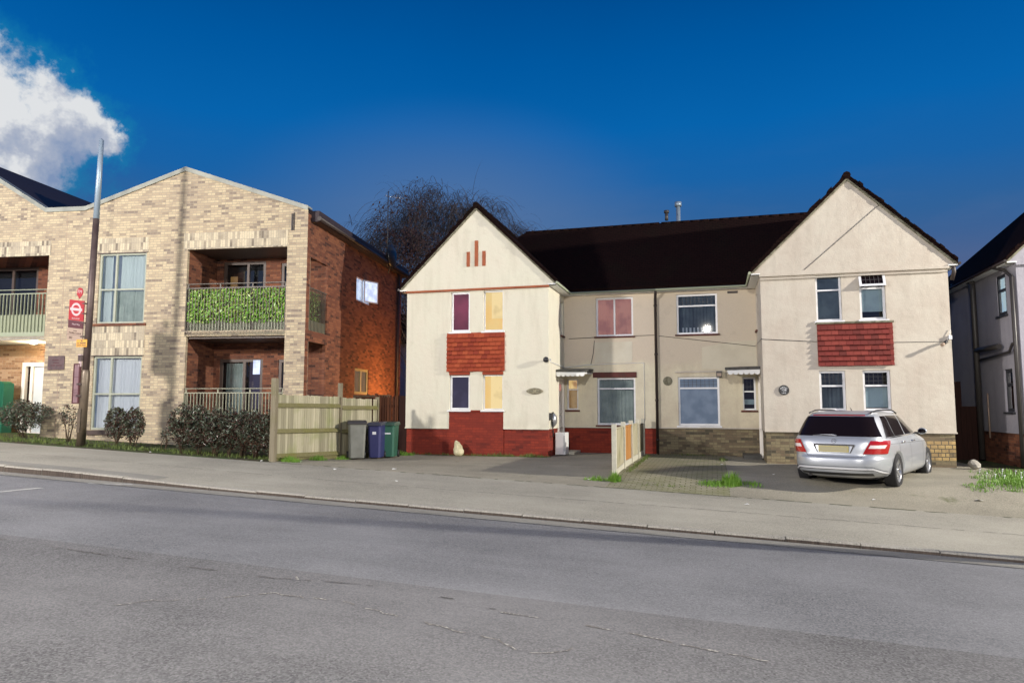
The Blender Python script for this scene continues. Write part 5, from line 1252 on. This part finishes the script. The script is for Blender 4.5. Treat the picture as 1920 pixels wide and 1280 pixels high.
#@@TREES
bare_tree('willow_tree', 'big bare weeping willow with drooping twigs rising behind the cream house roof', -10.6, 31., 18.9, 8.2, 5, 'bark', 'willow_twig', strands=11500, levels=4, trunk_h=.34, sw=.05, dome=2200)
bare_tree('copper_tree', 'dark reddish brown leafy tree in front of the willow, between flats and house', -9.1, 21., 14.3, 2.3, 8, 'bark', 'willow_twig', droop=False, strands=1800, leaf='copper_leaf', nleaf=8000, levels=4, trunk_h=.36, sw=.03)
bare_tree('bare_sapling', 'thin pale barked bare tree in the gap beside the cream house', -3.2, 8.2, 6.6, 1.2, 12, 'pale_bark', 'pale_bark', droop=False, strands=300, levels=3, trunk_h=.4, sw=.02)
# house glimpsed through the gap
o = thing('far_house', 'pale rendered house glimpsed in the gap between the flats and the cream house', 'house', (-7.5, 17, 0))
m = MB(); wall(m, lambda u, d, z: (u, d, z), -3, 4.5, -.2, 5.0, [(-.2, .8, 3.1, 4.3), (1.7, 2.9, 3.6, 4.6)], rev=.1); m.build('wall', 'white_render', o)
window(o, lambda u, d, z: (u, d, z), -.2, .8, 3.1, 4.3, frame='dark_frame'); window(o, lambda u, d, z: (u, d, z), 1.7, 2.9, 3.6, 4.6, frame='dark_frame')
m = MB(); m.slab([(-3.3, -.3, 4.95), (4.8, -.3, 4.95), (4.8, 3, 7.0), (-3.3, 3, 7.0)], (0, 0, .1)); m.slab([(-3.3, 6, 4.95), (4.8, 6, 4.95), (4.8, 3, 7.0), (-3.3, 3, 7.0)], (0, 0, .1)); m.build('roof', 'roof_tiles', o)
#@@CAR
# ------------------------------------------------------------------ silver estate car
CAR = thing('estate_car', 'silver estate car parked on the drive, seen from behind, red tail lights', 'car', (11.18, -4.84, -.155), R(-24.5)); CAR.scale = (1.06, 1.04, 1.045)
CL, CWd = 4.58, .885
def lerp_t(tab, z):
    if z <= tab[0][0]: return tab[0][1:]
    for a, b in zip(tab, tab[1:]):
        if z <= b[0]:
            k = (z - a[0]) / (b[0] - a[0]); k = k * k * (3 - 2 * k) if False else k
            return tuple(p + (q - p) * k for p, q in zip(a[1:], b[1:]))
    return tab[-1][1:]
# z: (rear y, front y, half width, rear exponent, front exponent)
TAB = [(.20, .30, 4.30, .76, 3.4, 4.4), (.25, .12, 4.45, .835, 3.8, 4.4), (.32, .035, 4.53, .875, 4.0, 4.4), (.44, .0, 4.57, .890, 4.2, 4.3), (.56, .005, 4.58, .892, 4.3, 4.3), (.585, .012, 4.58, .892, 4.3, 4.3), (.60, .05, 4.57, .890, 4.5, 4.3),
       (.66, .06, 4.53, .888, 4.7, 4.3), (.76, .07, 4.40, .882, 5.0, 4.4), (.83, .085, 4.22, .870, 5.4, 4.6), (.89, .105, 3.90, .850, 5.8, 5.0), (.94, .13, 3.60, .818, 6.0, 5.4), (.955, .14, 3.52, .808, 6.0, 5.6),
       (.975, .155, 3.44, .785, 6.5, 6.0), (1.05, .20, 3.26, .755, 6.5, 6.0), (1.15, .27, 3.02, .717, 6.5, 6.0), (1.25, .345, 2.80, .678, 6.5, 6.0), (1.33, .41, 2.62, .640, 6.2, 5.6), (1.375, .45, 2.48, .604, 5.4, 5.0),
       (1.41, .52, 2.28, .545, 4.2, 3.9), (1.435, .66, 2.08, .46, 3.6, 3.5), (1.447, .85, 1.86, .34, 3.0, 3.0), (1.452, 1.1, 1.6, .16, 2.6, 2.6)]
def car_pt(z, q, off=0.):
    """q in [-1,1]: 0 = middle of the rear face going round by the right side (q>0) to the middle of the front (|q|=1)"""
    yr_, yf_, w_, pr, pf = lerp_t(TAB, z); yc = (yr_ + yf_) / 2; hl = (yf_ - yr_) / 2
    a = abs(q) * pi; s_, c_ = sin(a), cos(a); p = pr if c_ > 0 else pf
    x = (w_ + off) * abs(s_) ** (2 / p) * (1 if q > 0 else -1); y = yc - (hl + off) * abs(c_) ** (2 / p) * (1 if c_ > 0 else -1)
    return Vector((x, y, z))
def side_x(z, y, off=0.):
    yr_, yf_, w_, pr, pf = lerp_t(TAB, z); yc = (yr_ + yf_) / 2; hl = (yf_ - yr_) / 2 + off; k = abs(y - yc) / hl; p = pr if y < yc else pf
    return (w_ + off) * max(0., 1 - min(k, 1) ** p) ** (1 / p)
def rear_y(z, x, off=0.):
    yr_, yf_, w_, pr, pf = lerp_t(TAB, z); yc = (yr_ + yf_) / 2; hl = (yf_ - yr_) / 2 + off; k = min(abs(x) / (w_ + off), 1)
    return yc - hl * max(0., 1 - k ** pr) ** (1 / pr)
NQ = 96
def qs():
    # denser sampling round the corners
    r = []
    for i in range(NQ):
        u = i / NQ * 2 - 1; r.append(u)
    return r
zs = sorted(set([t_[0] for t_ in TAB] + [.28, .38, .5, .71, .80, .86, .915, 1.0, 1.10, 1.2, 1.29, 1.355, 1.393, 1.424]))
bm = bmesh.new(); rings = []
def qspace(i):
    # parametrise by polygon angle warped so that flat sides receive points as well
    k = i % (NQ // 4); side = i // (NQ // 4); v = k / (NQ // 4)
    w_ = .5 - .5 * cos(pi * v); m_ = .35 * v + .65 * w_
    return -1 + (side + m_) * .5
for z in zs: rings.append([bm.verts.new(car_pt(z, qspace(i) if abs(qspace(i)) > 1e-9 else 1e-9)) for i in range(NQ)])
for a, b in zip(rings, rings[1:]):
    for i in range(NQ): f = bm.faces.new((a[i], a[(i + 1) % NQ], b[(i + 1) % NQ], b[i])); f.smooth = True
bm.faces.new(rings[0][::-1]); tf = bm.faces.new(rings[-1]); tf.smooth = True
bmesh.ops.recalc_face_normals(bm, faces=bm.faces)
me = bpy.data.meshes.new('body'); bm.to_mesh(me); bm.free(); me.materials.append(MATS['silver_paint']); me.materials.append(MATS['black_plastic'])
body = bpy.data.objects.new('body', me); COL.objects.link(body); body.parent = CAR
AX = [(1.02,), (3.78,)]
cut = MB()
for (ya,) in AX:
    for s_ in (-1, 1):
        cut.cur = 0; x0, x1 = sorted((s_ * .60, s_ * 1.05)); cut.lathe([(.365, x0), (.365, x1)], (0, ya, .325), axis='x', n=40)
cu = cut.build('cutter', 'black_plastic'); md = body.modifiers.new('b', 'BOOLEAN'); md.object = cu; md.operation = 'DIFFERENCE'; md.solver = 'EXACT'; md.material_mode = 'TRANSFER'
cu.parent = CAR
dg = bpy.context.evaluated_depsgraph_get(); me2 = bpy.data.meshes.new_from_object(body.evaluated_get(dg)); body.modifiers.clear(); body.data = me2; bpy.data.objects.remove(cu)
me2.materials.clear(); me2.materials.append(MATS['silver_paint']); me2.materials.append(MATS['black_plastic'])
def strip(uv, n, name, m, par=CAR, thick=.004, smooth=True):
    """uv(i/n) -> (A, B) rows; quads between successive rows"""
    mb = MB(); rows = [uv(i / n) for i in range(n + 1)]; k = len(rows[0])
    for r in rows: mb.v += [tuple(p) for p in r]
    for i in range(n):
        for j in range(k - 1): mb.sm.add(len(mb.f)); mb.f.append((i * k + j, i * k + j + 1, (i + 1) * k + j + 1, (i + 1) * k + j)); mb.mi.append(0)
    return mb.build(name, m, par)
def S_(y, z, s_, off=.006): return Vector((s_ * side_x(z, y, off), y, z))
def Rr(x, z, off=.006): return Vector((x, rear_y(z, x, off), z))
# tailgate glass
strip(lambda k: [Rr(-1 + 2 * 0, 1, 0)] * 2 if False else [Rr((-.745 + .16 * v) * (1 - 2 * k), .975 + .365 * v, .007) for v in [j / 8 for j in range(9)]], 28, 'rear_window', 'car_glass')
# side glass: quarter, rear door, front door
belt = lambda y: .960 + .012 * (y - .5)
def glass_part(y0b, y1b, y0t, y1t, zt, s_, name='side_window', m='car_glass', n=10):
    def uv(k):
        r = []
        for j in range(8):
            v = j / 7; y = (y0b + (y0t - y0b) * v) * (1 - k) + (y1b + (y1t - y1b) * v) * k
            top = min(zt, 1.365 - max(0, (y - 2.0)) ** 1.6 * .20 - max(0, .95 - y) ** 2 * .55)
            z = belt(y) + (max(top, belt(y) + .004) - belt(y)) * v; r.append(S_(y, z, s_))
        return r
    return strip(uv, n, name, m)
for s_ in (-1, 1):
    glass_part(.56, 1.12, .78, 1.12, 1.345, s_); glass_part(1.17, 1.98, 1.17, 1.98, 1.352, s_); glass_part(2.06, 3.16, 2.06, 3.0, 1.352, s_)
    def uvt(k, s_=s_):
        y = .50 + (3.22 - .50) * k; return [S_(y, belt(y) - .022, s_, .004), S_(y, belt(y) - .004, s_, .010)]
    strip(uvt, 30, 'window_trim', 'chrome' if s_ < 0 else 'chrome')
    def uvc(k, s_=s_):
        y = .62 + (3.9 - .62) * k; z = .80 + .035 * (1 - k); return [S_(y, z, s_, .0015), S_(y, z + .007, s_, .0015)]
    strip(uvc, 30, 'crease_shade_line', 'bin_dark')  # dark strip paints in the shade along the side crease
    for yd in (1.15, 2.03, 3.18):
        strip(lambda k, yd=yd, s_=s_: [S_(yd + .0 - (.10 * (1 - k) if yd < 1.3 and k < .35 else 0), .30 + .66 * k, s_, .0015), S_(yd + .008 - (.10 * (1 - k) if yd < 1.3 and k < .35 else 0), .30 + .66 * k, s_, .0015)], 14, 'door_gap', 'bin_dark')
    for yh in (1.32, 2.20):
        m = MB(); c = S_(yh, .85, s_, .02); m.tube([S_(yh - .02, .85, s_, -.002), S_(yh + .02, .856, s_, .03), S_(yh + .15, .856, s_, .032), S_(yh + .19, .85, s_, -.002)], .014, 8); m.build('handle', 'chrome', CAR)
    # mirrors
    mx_ = MB(); bmx = bmesh.new(); bmesh.ops.create_icosphere(bmx, subdivisions=3, radius=1)
    mx_.add([(s_ * (.925 + v.co.x * .085), 2.96 + v.co.y * .06 * (1 if v.co.y > 0 else .45), 1.02 + v.co.z * .066) for v in bmx.verts], [tuple(v.index for v in f.verts) for f in bmx.faces]); bmx.free()
    mi = mx_.build('wing_mirror', 'silver_paint', CAR, smooth=True)
    m = MB(); m.lathe([(.070, 2.929), (.069, 2.925)], (s_ * .925, 0, 1.02), axis='y', n=20); m.xf(lambda v: Vector((v.x, v.y, 1.02 + (v.z - 1.02) * .68))); m.build('mirror_glass', 'car_glass', mi)
    m = MB(); m.box(*sorted((s_ * .78, s_ * .86)), 2.94, 3.0, .965, 1.0); m.build('mirror_stalk', 'black_plastic', mi)
    # roof rails
    m = MB(); pts = []
    for k in range(13):
        v = k / 12; y = .52 + 2.0 * v; e = min(v, 1 - v); pts.append((s_ * (.555 - .02 * abs(v - .5)), y, 1.402 + .045 * min(1, e * 5) - .02 * (v > .95) + .012 * sin(pi * v)))
    m.tube(pts, .014, 8); m.build('roof_rail', 'black_plastic', CAR)
    # tail lights wrap round the corner
    def tl(z0f, z1f, q0, q1, name, mm, off):
        def uv(k):
            r = []
            for j in range(9):
                v = j / 8; z = z0f + (z1f - z0f) * v; x_in = .60 - (.90 - z) * .50
                # path: from inner rear edge to the side, by blending parameter q
                lo, hi = .0, 1.
                yr_, yf_, w_, pr, pf = lerp_t(TAB, z)
                qa = math.asin(min(1, (x_in / w_)) ** (pr / 2)) / pi; qb = .5 - math.asin(min(1., max(0., (1 - (.42 + .10 * v - 0) / ((yf_ - yr_) / 2)))) ** (pr / 2)) / pi
                q = qa + (qb - qa) * (q0 + (q1 - q0) * k); r.append(car_pt(z, s_ * q, off))
            return r
        return strip(uv, 22, name, mm)
    t_ = tl(.665, .905, 0, 1, 'tail_light', 'tail_red', .010)
    c_ = tl(.765, .825, .08, .80, 'reversing_lens', 'tail_clear', .0125); c_.parent = t_
    # exhaust / reflector strip in the bumper
    # wheels
for (ya,) in AX:
    for s_ in (-1, 1):
        wr = bpy.data.objects.new('wheel', None)
        m = MB(); xc = s_ * .765
        m.lathe([(.215, -.10), (.29, -.112), (.315, -.10), (.328, -.075), (.332, 0), (.328, .075), (.315, .10), (.29, .112), (.215, .10)], (xc, ya, .332), axis='x', n=40, caps=False)
        ty = m.build('wheel', 'tyre', CAR)
        r = MB(); xo = s_ * .085
        r.lathe([(.218, -.09), (.226, xo * 1.14), (.212, xo * 1.10), (.205, xo * .6), (.19, xo * .3), (.188, -xo * .3)] if True else [], (xc, ya, .332), axis='x', n=40, caps=False)
        rim = r.build('rim', 'alloy', ty)
        sp = MB()
        for k in range(7):
            for dq in (-.13, .13):
                q = 2 * pi * k / 7 + .3; c0_ = Vector((0, cos(q) * .05, sin(q) * .05)); c1_ = Vector((0, cos(q + dq) * .205, sin(q + dq) * .205)); b_ = Vector((0, -sin(q), cos(q)))
                x_a, x_b = xc + s_ * .060, xc + s_ * .088
                vs = []
                for x_, o_ in ((x_a, 0), (x_b, 0)):
                    for c_, wd in ((c0_, .017), (c1_, .011)):
                        for t__ in (-1, 1): p = c_ + b_ * wd * t__; vs.append((x_ + (0 if x_ == x_a else (-s_ * .012 if c_ is c0_ else 0)), ya + p.y, .332 + p.z))
                sp.add(vs, [(0, 1, 3, 2), (4, 6, 7, 5), (0, 4, 5, 1), (2, 3, 7, 6), (0, 2, 6, 4), (1, 5, 7, 3)])
        sp.lathe([(.055, s_ * .055), (.055, s_ * .082), (.04, s_ * .086)], (xc, ya, .332), axis='x', n=16); sp.build('spokes', 'alloy', rim)
        dk = MB(); dk.lathe([(.19, s_ * .02), (.19, s_ * .03)], (xc, ya, .332), axis='x', n=28); dk.build('brake_disc', 'dark_metal', ty)
# rear details
m = MB()
strip(lambda k: [Rr(-.60 + 1.2 * k, .945 + .012 * v, .012) for v in (0, 1, 2)], 24, 'tailgate_edge', 'silver_paint')
def shut(pts, name='tailgate_gap', wd=.007):
    mb = MB()
    for (xa, za), (xb, zb_) in zip(pts, pts[1:]):
        n = 10
        for i in range(n):
            k0, k1 = i / n, (i + 1) / n; x0, z0_, x1, z1_ = xa + (xb - xa) * k0, za + (zb_ - za) * k0, xa + (xb - xa) * k1, za + (zb_ - za) * k1
            dx, dz = x1 - x0, z1_ - z0_; L_ = math.hypot(dx, dz); nx, nz = -dz / L_ * wd / 2, dx / L_ * wd / 2
            mb.quad(Rr(x0 - nx, z0_ - nz, .002), Rr(x1 - nx, z1_ - nz, .002), Rr(x1 + nx, z1_ + nz, .002), Rr(x0 + nx, z0_ + nz, .002))
    return mb.build(name, 'bin_dark', CAR, recalc=False)
shut([(-.75, .955), (-.50, .665), (-.46, .605), (.46, .605), (.50, .665), (.75, .955)])
# plate recess, plate, chrome bar, badge
strip(lambda k: [Rr((-.34 + .68 * k) * (1.10 - .10 * (1 - v)) * (.86 + .14 * v), .675 + .145 * v, .004) for v in (0, .5, 1)], 12, 'plate_recess', 'silver_paint')
yp = rear_y(.74, 0, 0)
m = MB(); m.slab([(-.36, yp - .012, .832), (.36, yp - .012, .832), (.335, yp - .018, .808), (-.335, yp - .018, .808)], (0, .03, 0)); m.build('handle_bar', 'bin_dark', CAR, bevel=.003)
m = MB(); m.slab([(-.36, yp - .010, .812), (-.335, yp - .010, .812), (-.27, yp - .008, .672), (-.285, yp - .008, .668)], (0, .012, 0)); m.slab([(.36, yp - .010, .812), (.335, yp - .010, .812), (.27, yp - .008, .672), (.285, yp - .008, .668)], (0, .012, 0)); m.slab([(-.285, yp - .008, .668), (.285, yp - .008, .668), (.285, yp - .008, .676), (-.285, yp - .008, .676)], (0, .012, 0)); m.build('recess_edge', 'bin_dark', CAR)
m = MB(); m.box(-.26, .26, yp - .022, yp - .006, .69, .80); pl = m.build('number_plate', 'plate_yellow', CAR, bevel=.003)
m = MB(); m.box(-.245, .245, yp - .0245, yp - .0222, .702, .790); m.build('plate_face', 'plate_blank', pl)
m = MB(); yb_ = rear_y(.885, 0, 0) - .006; zc_ = .888
pts = []
for k in range(28):
    q = 2 * pi * k / 28; pts += [(.043 * cos(q), yb_, zc_ + .043 * sin(q)), (.036 * cos(q), yb_, zc_ + .036 * sin(q)), (.043 * cos(q), yb_ - .008, zc_ + .043 * sin(q)), (.036 * cos(q), yb_ - .008, zc_ + .036 * sin(q))]
m.add(pts, [(4 * k + a, 4 * ((k + 1) % 28) + a, 4 * ((k + 1) % 28) + b_, 4 * k + b_) for k in range(28) for a, b_ in ((0, 1), (2, 3), (0, 2), (1, 3))])
for k in range(3):
    q = pi / 2 + 2 * pi * k / 3; d = Vector((cos(q), 0, sin(q))); n_ = Vector((-sin(q), 0, cos(q))); c = Vector((0, yb_, zc_))
    m.add([c + n_ * .007, c - n_ * .007, c + d * .04, c + Vector((0, -.01, 0))], [(0, 1, 2), (0, 3, 2), (1, 3, 2), (0, 1, 3)])
m.build('badge', 'chrome', CAR)
m = MB(); m.tube([Rr(.04, .985, .03), Rr(-.02, 1.0, .035), Rr(-.20, .998, .03), Rr(-.38, .982, .02)], [.014, .011, .007, .005], 6); m.build('wiper', 'alloy', CAR)
m = MB(); m.tube([Vector((.10, 1.0, 1.445)), Vector((.10, .88, 1.51))], [.010, .004], 6); m.build('aerial', 'black_plastic', CAR)
strip(lambda k: [Rr(-.46 + .92 * k, 1.352 + .018 * v, .006) for v in (0, 1)], 16, 'brake_light', 'tail_red')
# spoiler lip
strip(lambda k: [Vector(((-.58 + 1.16 * k), rear_y(1.385, -.58 + 1.16 * k, .0) - .05 * (1 - abs(2 * k - 1) ** 4) * v + .0, 1.385 + .018 * (1 - v))) for v in (0, .5, 1)], 20, 'spoiler', 'silver_paint')
# bumper: bright trim line, dark diffuser, reflectors
def bl(z0_, z1_, x0, off, name, mm, arch=.10):
    strip(lambda k: [Rr(-x0 + 2 * x0 * k, z0_ + (z1_ - z0_) * v - arch * max(0, abs(2 * k - 1) - .80) * 5 * .9, off) for v in (0, .5, 1)], 40, name, mm)
bl(.378, .412, .80, .022, 'bumper_trim', 'trim_silver'); bl(.364, .377, .80, .008, 'bumper_groove', 'bin_dark'); bl(.425, .432, .79, .004, 'bumper_groove', 'bin_dark')
strip(lambda k: [Rr(-.62 + 1.24 * k, .215 + .10 * v, .006) for v in (0, .5, 1)], 24, 'diffuser', 'black_plastic')
m = MB()
for x in (-.45,): m.lathe([(.035, -.02), (.038, .10), (.03, .10), (.028, -.02)], (x, rear_y(.26, x) - .0, .27), axis='y', n=14)
m.build('exhaust', 'dark_metal', CAR)
# front: headlights, grille, plate, windscreen
def front_y(z, x, off=0.):
    yr_, yf_, w_, pr, pf = lerp_t(TAB, z); yc = (yr_ + yf_) / 2; hl = (yf_ - yr_) / 2 + off; k = min(abs(x) / (w_ + off), 1); return yc + hl * max(0., 1 - k ** pf) ** (1 / pf)
strip(lambda k: [Vector((((-.70 + .13 * v) * (1 - 2 * k)), front_y(.985 + .36 * v, (-.70 + .13 * v) * (1 - 2 * k), .006), .985 + .36 * v)) for v in [j / 8 for j in range(9)]], 24, 'windscreen', 'car_glass')
for s_ in (-1, 1):
    strip(lambda k, s_=s_: [Vector((s_ * (.45 + .30 * k), front_y(.58 + .15 * v, .45 + .30 * k, .008), .58 + .15 * v)) for v in (0, .5, 1)], 8, 'headlight', 'tail_clear')
strip(lambda k: [Vector((-.36 + .72 * k, front_y(.50 + .18 * v, -.36 + .72 * k, .008), .50 + .18 * v)) for v in (0, .5, 1)], 8, 'grille', 'black_plastic')
# underbody shade pan
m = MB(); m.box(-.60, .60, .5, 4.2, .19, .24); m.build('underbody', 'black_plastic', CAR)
